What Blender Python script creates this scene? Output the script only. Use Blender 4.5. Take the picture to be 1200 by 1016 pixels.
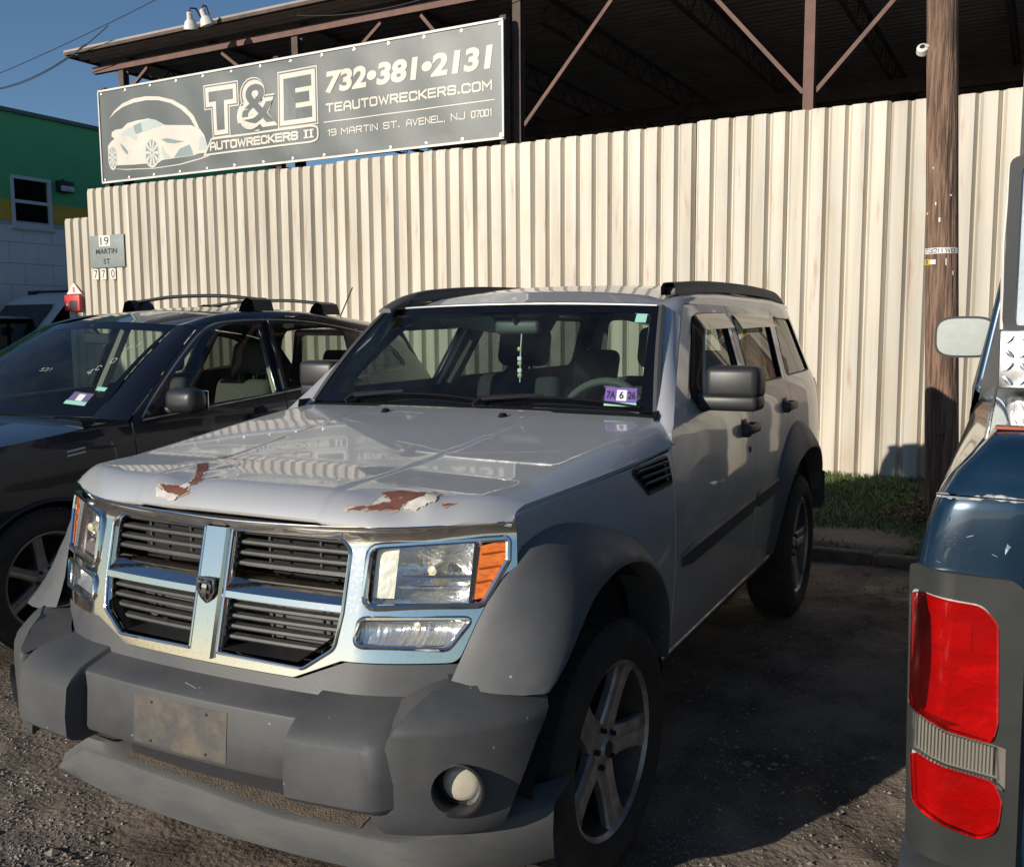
import bpy, bmesh, math, random
import numpy as np
from mathutils import Vector, Matrix, noise

for o in list(bpy.data.objects):
    bpy.data.objects.remove(o, do_unlink=True)
scene = bpy.context.scene
COL = scene.collection
rad = math.radians

# ------------------------------------------------------------------ camera
CAM = Vector((1.84, -2.52, 1.566))
YAW, PITCH, ROLL = -.471, -.112, .006
def cam_axes():
    f = Vector((math.sin(YAW)*math.cos(PITCH), math.cos(YAW)*math.cos(PITCH), math.sin(PITCH)))
    r = Vector((math.cos(YAW), -math.sin(YAW), 0))
    d = f.cross(r)
    c, s = math.cos(ROLL), math.sin(ROLL)
    return c*r+s*d, -s*r+c*d, f
_r, _d, _f = cam_axes()
cd = bpy.data.cameras.new('camera')
cd.sensor_fit = 'HORIZONTAL'; cd.sensor_width = 36; cd.lens = 36*1132/1200
cd.shift_x = -.00375; cd.shift_y = .0008
cd.clip_start = .05; cd.clip_end = 600
cam = bpy.data.objects.new('camera', cd); COL.objects.link(cam)
m = Matrix.Identity(4)
for i in range(3):
    m[i][0], m[i][1], m[i][2], m[i][3] = _r[i], -_d[i], -_f[i], CAM[i]
cam.matrix_world = m
scene.camera = cam

# ------------------------------------------------------------------ sky, sun, exposure
SUN_EL, SUN_S = rad(18), .42
az = math.atan2(-SUN_S, -1)                      # clockwise from +Y
w = bpy.data.worlds.new('World'); scene.world = w; w.use_nodes = True
nt = w.node_tree; bg = nt.nodes['Background']
sky = nt.nodes.new('ShaderNodeTexSky'); sky.sky_type = 'NISHITA'; sky.sun_disc = False
sky.sun_elevation = SUN_EL; sky.sun_rotation = az % (2*math.pi)
sky.air_density = 1.0; sky.dust_density = .25; sky.ozone_density = 4.6
nt.links.new(sky.outputs[0], bg.inputs[0]); bg.inputs[1].default_value = .090
sd = bpy.data.lights.new('sun', 'SUN'); sd.energy = 5.0; sd.angle = rad(.5); sd.color = (1, .92, .80)
sun = bpy.data.objects.new('sun', sd); COL.objects.link(sun)
tosun = Vector((math.sin(az)*math.cos(SUN_EL), math.cos(az)*math.cos(SUN_EL), math.sin(SUN_EL)))
sun.rotation_euler = (-tosun).to_track_quat('-Z', 'Y').to_euler()
sun.location = tosun*30
vs = scene.view_settings
vs.view_transform = 'Standard'; vs.look = 'None'; vs.gamma = 1; vs.use_curve_mapping = False; vs.exposure = 0.08
random.seed(7)

# ------------------------------------------------------------------ materials
MATS = {}
def mat(name, col, rough=.5, metal=0, coat=0, coat_r=.04, var=None, bump=None, spec=.5, stretch=None, col2=None, rvar=0, speck=None, emit=None, rand=0):
    """procedural principled material. var=(scale, lo, hi) mixes col and col2 by noise; bump=(scale, strength, distance);
    speck=(scale, size, colour) small dots."""
    if name in MATS: return MATS[name]
    mt = bpy.data.materials.new(name); mt.use_nodes = True
    n, L = mt.node_tree.nodes, mt.node_tree.links
    b = n['Principled BSDF']
    b.inputs['Base Color'].default_value = (*col, 1); b.inputs['Roughness'].default_value = rough
    b.inputs['Metallic'].default_value = metal; b.inputs['Coat Weight'].default_value = coat
    b.inputs['Coat Roughness'].default_value = coat_r; b.inputs['Specular IOR Level'].default_value = spec
    tc = n.new('ShaderNodeTexCoord'); mp = n.new('ShaderNodeMapping')
    L.new(tc.outputs['Object'], mp.inputs[0])
    if stretch: mp.inputs['Scale'].default_value = stretch
    out = None
    if var:
        nz = n.new('ShaderNodeTexNoise'); nz.inputs['Scale'].default_value = var[0]; nz.inputs['Detail'].default_value = 8
        nz.inputs['Roughness'].default_value = .62
        L.new(mp.outputs[0], nz.inputs[0])
        rp = n.new('ShaderNodeMapRange'); rp.inputs[1].default_value = var[1]; rp.inputs[2].default_value = var[2]
        L.new(nz.outputs[0], rp.inputs[0])
        mx = n.new('ShaderNodeMix'); mx.data_type = 'RGBA'
        mx.inputs[6].default_value = (*col, 1); mx.inputs[7].default_value = (*(col2 or [c*.6 for c in col]), 1)
        L.new(rp.outputs[0], mx.inputs[0]); out = mx.outputs[2]
        if rvar:
            rr = n.new('ShaderNodeMapRange'); rr.inputs[1].default_value = var[1]; rr.inputs[2].default_value = var[2]
            rr.inputs[3].default_value = rough; rr.inputs[4].default_value = min(1, rough+rvar)
            L.new(nz.outputs[0], rr.inputs[0]); L.new(rr.outputs[0], b.inputs['Roughness'])
    if speck:
        vo = n.new('ShaderNodeTexVoronoi'); vo.inputs['Scale'].default_value = speck[0]
        L.new(tc.outputs['Object'], vo.inputs[0])
        lt = n.new('ShaderNodeMath'); lt.operation = 'LESS_THAN'; lt.inputs[1].default_value = speck[1]
        L.new(vo.outputs['Distance'], lt.inputs[0])
        # only some cells carry a dot
        sp = n.new('ShaderNodeSeparateColor'); L.new(vo.outputs['Color'], sp.inputs[0])
        gt = n.new('ShaderNodeMath'); gt.operation = 'GREATER_THAN'; gt.inputs[1].default_value = speck[3] if len(speck) > 3 else .5
        L.new(sp.outputs[0], gt.inputs[0])
        mu = n.new('ShaderNodeMath'); mu.operation = 'MULTIPLY'; L.new(lt.outputs[0], mu.inputs[0]); L.new(gt.outputs[0], mu.inputs[1])
        m2 = n.new('ShaderNodeMix'); m2.data_type = 'RGBA'
        if out: L.new(out, m2.inputs[6])
        else: m2.inputs[6].default_value = (*col, 1)
        m2.inputs[7].default_value = (*speck[2], 1); L.new(mu.outputs[0], m2.inputs[0]); out = m2.outputs[2]
    if rand:
        oi = n.new('ShaderNodeObjectInfo'); hs = n.new('ShaderNodeHueSaturation')
        mr = n.new('ShaderNodeMapRange'); mr.inputs[3].default_value = 1-rand; mr.inputs[4].default_value = 1+rand
        L.new(oi.outputs['Random'], mr.inputs[0]); L.new(mr.outputs[0], hs.inputs['Value'])
        if out: L.new(out, hs.inputs['Color'])
        else: hs.inputs['Color'].default_value = (*col, 1)
        out = hs.outputs[0]
    if out: L.new(out, b.inputs['Base Color'])
    if bump:
        nb = n.new('ShaderNodeTexNoise'); nb.inputs['Scale'].default_value = bump[0]; nb.inputs['Detail'].default_value = 6
        L.new(mp.outputs[0], nb.inputs[0])
        bp = n.new('ShaderNodeBump'); bp.inputs['Strength'].default_value = bump[1]; bp.inputs['Distance'].default_value = bump[2] if len(bump) > 2 else .01
        L.new(nb.outputs[0], bp.inputs['Height']); L.new(bp.outputs[0], b.inputs['Normal'])
    if emit:
        b.inputs['Emission Color'].default_value = (*emit[0], 1); b.inputs['Emission Strength'].default_value = emit[1]
    MATS[name] = mt
    return mt

def glass(name, tint, rough=.01, dirt=.04, ior=1.5, dirtcol=(.45, .45, .42)):
    if name in MATS: return MATS[name]
    mt = bpy.data.materials.new(name); mt.use_nodes = True
    n, L = mt.node_tree.nodes, mt.node_tree.links
    n.remove(n['Principled BSDF']); o = n['Material Output']
    tr = n.new('ShaderNodeBsdfTransparent'); tr.inputs[0].default_value = (*tint, 1)
    gl = n.new('ShaderNodeBsdfGlossy'); gl.inputs['Roughness'].default_value = rough
    fr = n.new('ShaderNodeFresnel')
    ge = n.new('ShaderNodeNewGeometry'); ir = n.new('ShaderNodeMapRange')      # same reflectance from both sides of the pane
    ir.inputs[3].default_value = ior; ir.inputs[4].default_value = 1/ior
    L.new(ge.outputs['Backfacing'], ir.inputs[0]); L.new(ir.outputs[0], fr.inputs[0])
    mx = n.new('ShaderNodeMixShader'); L.new(fr.outputs[0], mx.inputs[0]); L.new(tr.outputs[0], mx.inputs[1]); L.new(gl.outputs[0], mx.inputs[2])
    df = n.new('ShaderNodeBsdfDiffuse'); df.inputs[0].default_value = (*dirtcol, 1)
    tc = n.new('ShaderNodeTexCoord'); nz = n.new('ShaderNodeTexNoise'); nz.inputs['Scale'].default_value = 6; nz.inputs['Detail'].default_value = 8
    L.new(tc.outputs['Object'], nz.inputs[0])
    mr = n.new('ShaderNodeMapRange'); mr.inputs[1].default_value = .35; mr.inputs[2].default_value = .8; mr.inputs[3].default_value = dirt*.3; mr.inputs[4].default_value = dirt*2
    L.new(nz.outputs[0], mr.inputs[0])
    m2 = n.new('ShaderNodeMixShader'); L.new(mr.outputs[0], m2.inputs[0]); L.new(mx.outputs[0], m2.inputs[1]); L.new(df.outputs[0], m2.inputs[2])
    L.new(m2.outputs[0], o.inputs[0])
    MATS[name] = mt
    return mt

# ------------------------------------------------------------------ object helpers
def link(o): COL.objects.link(o); return o
def tag(o, label=None, cat=None, group=None, kind=None):
    if label: o['label'] = label
    if cat: o['category'] = cat
    if group: o['group'] = group
    if kind: o['kind'] = kind
    return o
def empty(name, loc=(0, 0, 0), rz=0, label=None, cat=None, group=None):
    o = bpy.data.objects.new(name, None); link(o)
    o.location = loc; o.rotation_euler = (0, 0, rz); o.empty_display_size = .2
    return tag(o, label, cat, group)
def mk(name, verts, faces, material, parent=None, smooth=35, loc=None):
    me = bpy.data.meshes.new(name)
    me.from_pydata([tuple(v) for v in verts], [], faces)
    me.update()
    if material: me.materials.append(material)
    if smooth:
        me.polygons.foreach_set('use_smooth', [True]*len(me.polygons))
        me.set_sharp_from_angle(angle=rad(smooth))
    o = bpy.data.objects.new(name, me); link(o)
    if parent: o.parent = parent
    if loc: o.location = loc
    return o
def copy_of(o, parent=None, **kw):
    c = o.copy(); link(c); c.parent = parent
    for k, v in kw.items(): setattr(c, k, v)
    return c

class G:
    """collects several solids into one mesh (one part)"""
    def __init__(s): s.v = []; s.f = []
    def add(s, verts, faces):
        b = len(s.v); s.v += [tuple(v) for v in verts]; s.f += [tuple(i+b for i in f) for f in faces]; return s
    def box(s, x0, x1, y0, y1, z0, z1, M=None):
        vs = [Vector(p) for p in ((x0, y0, z0), (x1, y0, z0), (x1, y1, z0), (x0, y1, z0), (x0, y0, z1), (x1, y0, z1), (x1, y1, z1), (x0, y1, z1))]
        if M: vs = [M @ v for v in vs]
        return s.add(vs, [(0, 3, 2, 1), (4, 5, 6, 7), (0, 1, 5, 4), (1, 2, 6, 5), (2, 3, 7, 6), (3, 0, 4, 7)])
    def rbox(s, x0, x1, y0, y1, z0, z1, b=.01, M=None, seg=2):
        bm = bmesh.new(); bmesh.ops.create_cube(bm, size=1)
        for v in bm.verts:
            v.co = Vector((x0 if v.co.x < 0 else x1, y0 if v.co.y < 0 else y1, z0 if v.co.z < 0 else z1))
        b = min(b, .49*min(abs(x1-x0), abs(y1-y0), abs(z1-z0)))
        bmesh.ops.bevel(bm, geom=bm.edges[:], offset=b, segments=seg, affect='EDGES', profile=.5)
        return s.bm(bm, M)
    def bm(s, bm, M=None):
        bm.verts.index_update()
        vs = [(M @ v.co if M else v.co.copy()) for v in bm.verts]
        fs = [tuple(v.index for v in f.verts) for f in bm.faces]
        bm.free(); return s.add(vs, fs)
    def tube(s, pts, r, n=8, cap=True, closed=False, squash=None):
        pts = [Vector(p) for p in pts]; N = len(pts)
        rs = r if hasattr(r, '__len__') else [r]*N
        rings = []; up = None
        for i, p in enumerate(pts):
            if closed: t = pts[(i+1) % N]-pts[i-1]
            else: t = (pts[min(i+1, N-1)]-pts[max(i-1, 0)])
            if t.length < 1e-9: t = Vector((0, 0, 1))
            t.normalize()
            if up is None:
                a = Vector((0, 0, 1)) if abs(t.z) < .9 else Vector((1, 0, 0))
                up = (a - t*a.dot(t)).normalized()
            else:
                up = (up - t*up.dot(t))
                up = up.normalized() if up.length > 1e-6 else t.orthogonal().normalized()
            sd_ = t.cross(up)
            ring = []
            for k in range(n):
                an = 2*math.pi*k/n
                ca, sa = math.cos(an), math.sin(an)
                if squash: ca *= squash[0]; sa *= squash[1]
                ring.append(p + (up*ca + sd_*sa)*rs[i])
            rings.append(ring)
        base = [v for rg in rings for v in rg]; fs = []
        for i in range(N if closed else N-1):
            j = (i+1) % N
            for k in range(n):
                k2 = (k+1) % n
                fs.append((i*n+k, i*n+k2, j*n+k2, j*n+k))
        if cap and not closed:
            fs.append(tuple(range(n))[::-1]); fs.append(tuple((N-1)*n+k for k in range(n)))
        return s.add(base, fs)
    def lathe(s, prof, n=32, M=None, closed=False):
        """prof = [(radius, height)] about local Z"""
        P = len(prof); vs = []; fs = []
        for k in range(n):
            a = 2*math.pi*k/n
            for r, h in prof: vs.append(Vector((r*math.cos(a), r*math.sin(a), h)))
        for k in range(n):
            k2 = (k+1) % n
            for i in range(P if closed else P-1):
                j = (i+1) % P
                fs.append((k*P+i, k2*P+i, k2*P+j, k*P+j))
        if M: vs = [M @ v for v in vs]
        return s.add(vs, fs)
    def prism(s, poly, d0, d1, axes='xz', M=None):
        """extrude a 2-D polygon along the missing axis from d0 to d1"""
        def put(a, b, d):
            return Vector({'xz': (a, d, b), 'xy': (a, b, d), 'yz': (d, a, b)}[axes])
        n = len(poly)
        vs = [put(a, b, d0) for a, b in poly]+[put(a, b, d1) for a, b in poly]
        if M: vs = [M @ v for v in vs]
        fs = [tuple(range(n)), tuple(range(2*n-1, n-1, -1))]+[(i, i+n, (i+1) % n+n, (i+1) % n) for i in range(n)]
        return s.add(vs, fs)
    def loft(s, rows, closed=False, flip=False, capends=False):
        R, C = len(rows), len(rows[0]); vs = [Vector(p) for r in rows for p in r]; fs = []
        for i in range(R-1):
            for k in range(C if closed else C-1):
                k2 = (k+1) % C
                q = (i*C+k, i*C+k2, (i+1)*C+k2, (i+1)*C+k)
                fs.append(q[::-1] if flip else q)
        if capends:
            fs.append(tuple(range(C))[::-1]); fs.append(tuple((R-1)*C+k for k in range(C)))
        return s.add(vs, fs)
    def build(s, name, material, parent=None, smooth=35, weld=False):
        bm = bmesh.new()
        vv = [bm.verts.new(v) for v in s.v]
        for f in s.f:
            try: bm.faces.new([vv[i] for i in f])
            except ValueError: pass
        if weld: bmesh.ops.remove_doubles(bm, verts=bm.verts, dist=1e-5)
        bmesh.ops.recalc_face_normals(bm, faces=bm.faces)
        me = bpy.data.meshes.new(name); bm.to_mesh(me); bm.free()
        me.materials.append(material)
        if smooth:
            me.polygons.foreach_set('use_smooth', [True]*len(me.polygons)); me.set_sharp_from_angle(angle=rad(smooth))
        o = bpy.data.objects.new(name, me); link(o)
        if parent: o.parent = parent
        return o

def curve(pts, n):
    """resample a polyline with Catmull-Rom, n points equally spaced"""
    P = [Vector(p) for p in pts]; out = []
    P = [P[0]*2-P[1]]+P+[P[-1]*2-P[-2]]
    dense = []
    for i in range(1, len(P)-2):
        for k in range(12):
            t = k/12
            a, b, c, d = P[i-1], P[i], P[i+1], P[i+2]
            dense.append(.5*((2*b)+(c-a)*t+(2*a-5*b+4*c-d)*t*t+(3*b-a-3*c+d)*t**3))
    dense.append(P[-2])
    L = [0]
    for i in range(1, len(dense)): L.append(L[-1]+(dense[i]-dense[i-1]).length)
    j = 0
    for k in range(n):
        s = L[-1]*k/(n-1)
        while j < len(L)-2 and L[j+1] < s: j += 1
        t = (s-L[j])/max(1e-9, L[j+1]-L[j]); out.append(dense[j].lerp(dense[j+1], min(1, max(0, t))))
    return out
def lin(pts, n):
    P = [Vector(p) for p in pts]; L = [0]
    for i in range(1, len(P)): L.append(L[-1]+(P[i]-P[i-1]).length)
    out = []; j = 0
    for k in range(n):
        s = L[-1]*k/(n-1)
        while j < len(L)-2 and L[j+1] < s: j += 1
        t = (s-L[j])/max(1e-9, L[j+1]-L[j]); out.append(P[j].lerp(P[j+1], min(1, max(0, t))))
    return out
def arc(cx, cy, r, a0, a1, n):
    return [(cx+r*math.cos(rad(a0+(a1-a0)*k/(n-1))), cy+r*math.sin(rad(a0+(a1-a0)*k/(n-1)))) for k in range(n)]
def fillet(poly, r, n=4):
    """round the corners of a closed 2-D polygon"""
    out = []; N = len(poly)
    for i in range(N):
        p = Vector(poly[i]); a = Vector(poly[i-1])-p; b = Vector(poly[(i+1) % N])-p
        rr = r[i] if hasattr(r, '__len__') else r
        la, lb = a.length, b.length
        if rr <= 0 or la < 1e-9 or lb < 1e-9: out.append(tuple(p)); continue
        a.normalize(); b.normalize(); ang = a.angle(b)
        if ang > 3.05: out.append(tuple(p)); continue
        t = min(rr/math.tan(ang/2), .45*la, .45*lb)
        p0 = p+a*t; p1 = p+b*t
        for k in range(n+1):
            s = k/n; out.append(tuple((p0*(1-s)**2+p*2*s*(1-s)+p1*s*s)))
    return out
def offset_poly(poly, d):
    N = len(poly); out = []
    A = sum(poly[i][0]*poly[(i+1) % N][1]-poly[(i+1) % N][0]*poly[i][1] for i in range(N))
    sg = 1 if A > 0 else -1
    for i in range(N):
        p = Vector(poly[i]); e0 = (p-Vector(poly[i-1])).normalized(); e1 = (Vector(poly[(i+1) % N])-p).normalized()
        n0 = Vector((e0.y, -e0.x))*sg; n1 = Vector((e1.y, -e1.x))*sg
        bis = n0+n1
        if bis.length < 1e-6: out.append(tuple(p+n0*d)); continue
        bis.normalize(); out.append(tuple(p+bis*(d/max(.35, bis.dot(n0)))))
    return out

def panel(name, loops, fmap, out, material, parent=None, step=.05, depth=.012, lift=0.0, both=False):
    """sheet-metal panel: 2-D outline (first loop) with holes, laid on the curved surface fmap(u,v), folded edges of given depth"""
    bm = bmesh.new()
    for lp in loops:
        vs = [bm.verts.new((u, v, 0)) for u, v in lp]
        for i in range(len(vs)): bm.edges.new((vs[i], vs[(i+1) % len(vs)]))
    bmesh.ops.triangle_fill(bm, use_beauty=True, use_dissolve=False, edges=bm.edges[:])
    us = [v.co.x for v in bm.verts]; vs_ = [v.co.y for v in bm.verts]
    sx, sy = step if hasattr(step, '__len__') else (step, step)
    for lo, hi, st, ax in ((min(us), max(us), sx, 0), (min(vs_), max(vs_), sy, 1)):
        k = math.floor(lo/st)+1
        while k*st < hi-1e-6:
            co = [0, 0, 0]; no = [0, 0, 0]; co[ax] = k*st+1.7e-4; no[ax] = 1
            bmesh.ops.bisect_plane(bm, geom=bm.verts[:]+bm.edges[:]+bm.faces[:], dist=1e-6, plane_co=co, plane_no=no)
            k += 1
    bmesh.ops.remove_doubles(bm, verts=bm.verts, dist=2e-6)
    bm.verts.index_update(); bm.normal_update()
    V, N = [], []
    e = 2e-3
    for v in bm.verts:
        u, t = v.co.x, v.co.y
        p = Vector(fmap(u, t))
        n = (Vector(fmap(u+e, t))-Vector(fmap(u-e, t))).cross(Vector(fmap(u, t+e))-Vector(fmap(u, t-e)))
        n = n.normalized() if n.length > 1e-12 else Vector(out)
        if n.dot(Vector(out)) < 0: n = -n
        V.append(p+n*lift); N.append(n)
    faces = []; rim = []
    for f in bm.faces:
        idx = [v.index for v in f.verts]
        a, b, c = V[idx[0]], V[idx[1]], V[idx[2]]
        gn = Vector((0, 0, 0))
        for i in range(len(idx)): gn += V[idx[i]].cross(V[idx[(i+1) % len(idx)]])
        if gn.dot(N[idx[0]]) < 0: idx = idx[::-1]
        faces.append(tuple(idx))
    cnt = {}
    for f in faces:
        for i in range(len(f)):
            k = (f[i], f[(i+1) % len(f)]); cnt[k] = 1
    nv = len(V); VN = list(N)
    if depth:
        for (a, b) in list(cnt):
            if (b, a) in cnt: continue
            d = (V[b]-V[a])
            if d.length < 1e-9: continue
            nn = d.cross((N[a]+N[b])*.5).normalized()
            i0 = len(V)
            V += [V[a], V[b], V[b]-N[b]*depth, V[a]-N[a]*depth]; VN += [(nn+N[a]*.9).normalized(), (nn+N[b]*.9).normalized(), nn, nn]
            faces.append((i0+1, i0, i0+3, i0+2))
    bm.free()
    me = bpy.data.meshes.new(name); me.from_pydata([tuple(v) for v in V], [], faces); me.update()
    me.materials.append(material)
    me.polygons.foreach_set('use_smooth', [True]*len(me.polygons))
    me.normals_split_custom_set_from_vertices([tuple(n) for n in VN])
    o = bpy.data.objects.new(name, me); link(o)
    if parent: o.parent = parent
    return o

# ------------------------------------------------------------------ lettering
STROKE = {
 'A': [[(0, 0), (0, 4), (1, 6), (3, 6), (4, 4), (4, 0)], [(0, 2.4), (4, 2.4)]], 'C': [[(4, 4.6), (4, 5.3), (3.3, 6), (.7, 6), (0, 5.3), (0, .7), (.7, 0), (3.3, 0), (4, .7), (4, 1.4)]],
 'E': [[(4, 6), (0, 6), (0, 0), (4, 0)], [(0, 3.1), (3.6, 3.1)]], 'I': [[(0, 0), (0, 6)]], 'J': [[(4, 6), (4, .7), (3.3, 0), (.7, 0), (0, .7), (0, 1.6)]],
 'K': [[(0, 0), (0, 6)], [(4, 6), (1, 3.1), (4, 0)], [(0, 3.1), (1, 3.1)]], 'L': [[(0, 6), (0, 0), (4, 0)]], 'M': [[(0, 0), (0, 6), (2.3, 2.2), (4.6, 6), (4.6, 0)]],
 'N': [[(0, 0), (0, 6), (4, 0), (4, 6)]], 'O': [[(.7, 0), (0, .7), (0, 5.3), (.7, 6), (3.3, 6), (4, 5.3), (4, .7), (3.3, 0), (.65, 0)]],
 'R': [[(0, 0), (0, 6), (3.3, 6), (4, 5.3), (4, 3.6), (3.3, 2.9), (0, 2.9)], [(2.2, 2.9), (4, 0)]], 'S': [[(4, 4.7), (4, 5.3), (3.3, 6), (.7, 6), (0, 5.3), (0, 3.8), (.7, 3.1), (3.3, 3.1), (4, 2.4), (4, .7), (3.3, 0), (.7, 0), (0, .7), (0, 1.3)]],
 'T': [[(0, 6), (4, 6)], [(2, 6), (2, 0)]], 'U': [[(0, 6), (0, .7), (.7, 0), (3.3, 0), (4, .7), (4, 6)]], 'V': [[(0, 6), (2, 0), (4, 6)]], 'W': [[(0, 6), (1.2, 0), (2.6, 5), (4, 0), (5.2, 6)]],
 '.': [[(0, .35), (.7, .35)]], ',': [[(.5, .6), (.1, -.9)]], '0': [[(.7, 0), (0, .7), (0, 5.3), (.7, 6), (3.3, 6), (4, 5.3), (4, .7), (3.3, 0), (.65, 0)]],
 '1': [[(.6, 5), (1.8, 6), (1.8, 0)]], '7': [[(0, 6), (4, 6), (4, 5), (1.8, 0)]], '9': [[(4, 3), (.7, 3), (0, 3.7), (0, 5.3), (.7, 6), (3.3, 6), (4, 5.3), (4, .7), (3.3, 0), (.5, 0)]],
 '2': [[(0, 5), (.7, 6), (3.3, 6), (4, 5.3), (4, 3.9), (0, 0), (4, 0)]], '3': [[(0, 6), (3.3, 6), (4, 5.3), (4, 3.8), (3.3, 3.1), (1, 3.1)], [(3.3, 3.1), (4, 2.4), (4, .7), (3.3, 0), (0, 0)]],
 '4': [[(3, 0), (3, 6), (0, 2), (4, 2)]], '5': [[(4, 6), (0, 6), (0, 3.4), (3.3, 3.4), (4, 2.7), (4, .7), (3.3, 0), (0, 0)]], '8': [[(.7, 3.1), (0, 3.8), (0, 5.3), (.7, 6), (3.3, 6), (4, 5.3), (4, 3.8), (3.3, 3.1), (.7, 3.1), (0, 2.4), (0, .7), (.7, 0), (3.3, 0), (4, .7), (4, 2.4), (3.3, 3.1)]],
 '6': [[(4, 5.3), (3.3, 6), (.7, 6), (0, 5.3), (0, .7), (.7, 0), (3.3, 0), (4, .7), (4, 2.6), (3.3, 3.3), (0, 3.3)]], 'B': [[(0, 0), (0, 6), (3.3, 6), (4, 5.3), (4, 3.8), (3.3, 3.1), (0, 3.1)], [(3.3, 3.1), (4, 2.4), (4, .7), (3.3, 0), (0, 0)]],
 '(': [[(1.6, 6), (.6, 4.6), (.4, 3), (.8, 1.2)]], '/': [[(.4, 0), (1.4, 6)]], "'": [[(.4, 6), (.4, 4.6)]],
}
def strokes(text, width, height, thick, gap=1.5):
    """stroke letters as thick polylines; returns list of quad strips in a (width x height) box"""
    adv = 0; glyphs = []
    for ch in text:
        if ch == ' ': adv += 2.4; continue
        gl = STROKE[ch]; wd = max(p[0] for st in gl for p in st)
        glyphs.append((adv, gl)); adv += wd+gap
    adv -= gap; kx, kz = width/adv, height/6
    strips = []
    for ox, gl in glyphs:
        for st in gl:
            strips.append([((ox+px)*kx, pz*kz) for px, pz in st])
    return strips
def strip_mesh(g, strips, thick, put, dz=.0003):
    for si, st in enumerate(strips):
        P = [Vector(p) for p in st]; N = len(P); vs = []
        for i, p in enumerate(P):
            d0 = (P[i]-P[i-1]).normalized() if i else (P[1]-P[0]).normalized()
            d1 = (P[i+1]-P[i]).normalized() if i < N-1 else d0
            n0 = Vector((-d0.y, d0.x)); n1 = Vector((-d1.y, d1.x)); b = n0+n1
            b = b.normalized() if b.length > 1e-5 else n0
            k = thick/2/max(.5, b.dot(n0))
            q = p - d0*thick*.5 if i == 0 else (p + d0*thick*.5 if i == N-1 else p)
            vs += [put(*(q+b*k), dz*(si % 5)), put(*(q-b*k), dz*(si % 5))]
        g.add(vs, [(2*i, 2*i+1, 2*i+3, 2*i+2) for i in range(N-1)])
    return g
def font_mesh(text, height, width=None, bold=0, shear=0, put=None, lift=0):
    """built-in font outline as (verts, faces), cap height = height, optional exact width"""
    cu = bpy.data.curves.new('lettering', 'FONT'); cu.body = text; cu.size = 1; cu.offset = bold; cu.shear = shear
    cu.resolution_u = 4
    ob = bpy.data.objects.new('lettering', cu); link(ob)
    bpy.context.view_layer.update()
    me = bpy.data.meshes.new_from_object(ob.evaluated_get(bpy.context.evaluated_depsgraph_get()))
    bpy.data.objects.remove(ob)
    V = np.array([v.co[:] for v in me.vertices]); F = [tuple(p.vertices) for p in me.polygons]
    bpy.data.meshes.remove(me)
    x0, y0 = V[:, 0].min(), V[:, 1].min(); hgt = V[:, 1].max()-y0; wd = V[:, 0].max()-x0
    k = height/hgt; kx = (width/wd) if width else k
    return [put((v[0]-x0)*kx, (v[1]-y0)*k, lift) for v in V], F
# ================================================================== THE SETTING
def FY(x): return 7.15-.03*x                      # fence line
def smooth(a, b, t):
    t = max(0, min(1, (t-a)/(b-a))); return t*t*(3-2*t)

# ---------------- ground: one sheet, fine near the camera, reaching to the horizon
def axis(fine0, fine1, st, far):
    a = list(np.arange(fine0, fine1+1e-6, st)); d = st
    lo, hi = [], []
    x = fine0
    while x > -far: d *= 1.25; x -= d; lo.append(x)
    d = st; x = fine1
    while x < far: d *= 1.25; x += d; hi.append(x)
    return lo[::-1]+a+hi
def ground_z(x, y):
    z = 0.0
    near = 1-smooth(6, 14, math.hypot(x, y))
    if near > 0:
        z += near*(.012*noise.noise(Vector((x*2.1, y*2.1, 0)))+.010*noise.noise(Vector((x*7, y*7, 3)))+.006*noise.noise(Vector((x*19, y*19, 5))))
        lump = noise.noise(Vector((x*4.3+9, y*4.3, 1)))
        z += near*.055*max(0, lump-.28)*smooth(-.2, .6, noise.noise(Vector((x*.9, y*.9, 2)))+.2)
        # tyre ruts left by cars driving in and out
        for rx, a in ((.35, .2), (1.35, .05), (-.9, .3)):
            d = (x-rx-a*(y+1.5))
            if abs(d) < .16 and y < 3.6: z += near*(-.016+.007*math.sin((y+x*.3)*95))*(1-abs(d)/.16)
        z -= .012
    z -= .035*smooth(2.0, -.2, y) if False else .035*(1-smooth(-.2, 2.0, y))
    gy = smooth(4.12, 4.30, y)                     # raised verge behind the kerb
    z = z*(1-gy)+gy*(.075+.03*smooth(4.3, 7, y)+.012*noise.noise(Vector((x*3, y*3, 8)))) if x > -9.5 else z
    return z
XS, YS = axis(-2.6, 3.0, .035, 260), axis(-1.8, 4.4, .035, 260)
V = [(x, y, ground_z(x, y)) for y in YS for x in XS]
n = len(XS)
Fc = [(j*n+i, j*n+i+1, (j+1)*n+i+1, (j+1)*n+i) for j in range(len(YS)-1) for i in range(n-1)]
m_ground = mat('dirt_ground', (.20, .162, .125), .93, var=(1.7, .40, .62), col2=(.085, .066, .050), bump=(45, .55, .02), speck=(120, .25, (.34, .31, .26), .6), spec=.3)
_n, _L = m_ground.node_tree.nodes, m_ground.node_tree.links
_b = _n['Principled BSDF']; _src = _b.inputs['Base Color'].links[0].from_socket
_tc = _n.new('ShaderNodeTexCoord'); _nz = _n.new('ShaderNodeTexNoise'); _nz.inputs['Scale'].default_value = .9; _nz.inputs['Detail'].default_value = 7; _nz.inputs['Distortion'].default_value = .6
_L.new(_tc.outputs['Object'], _nz.inputs[0])
_r = _n.new('ShaderNodeMapRange'); _r.inputs[1].default_value = .52; _r.inputs[2].default_value = .60; _r.inputs[4].default_value = .72; _L.new(_nz.outputs[0], _r.inputs[0])
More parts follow.
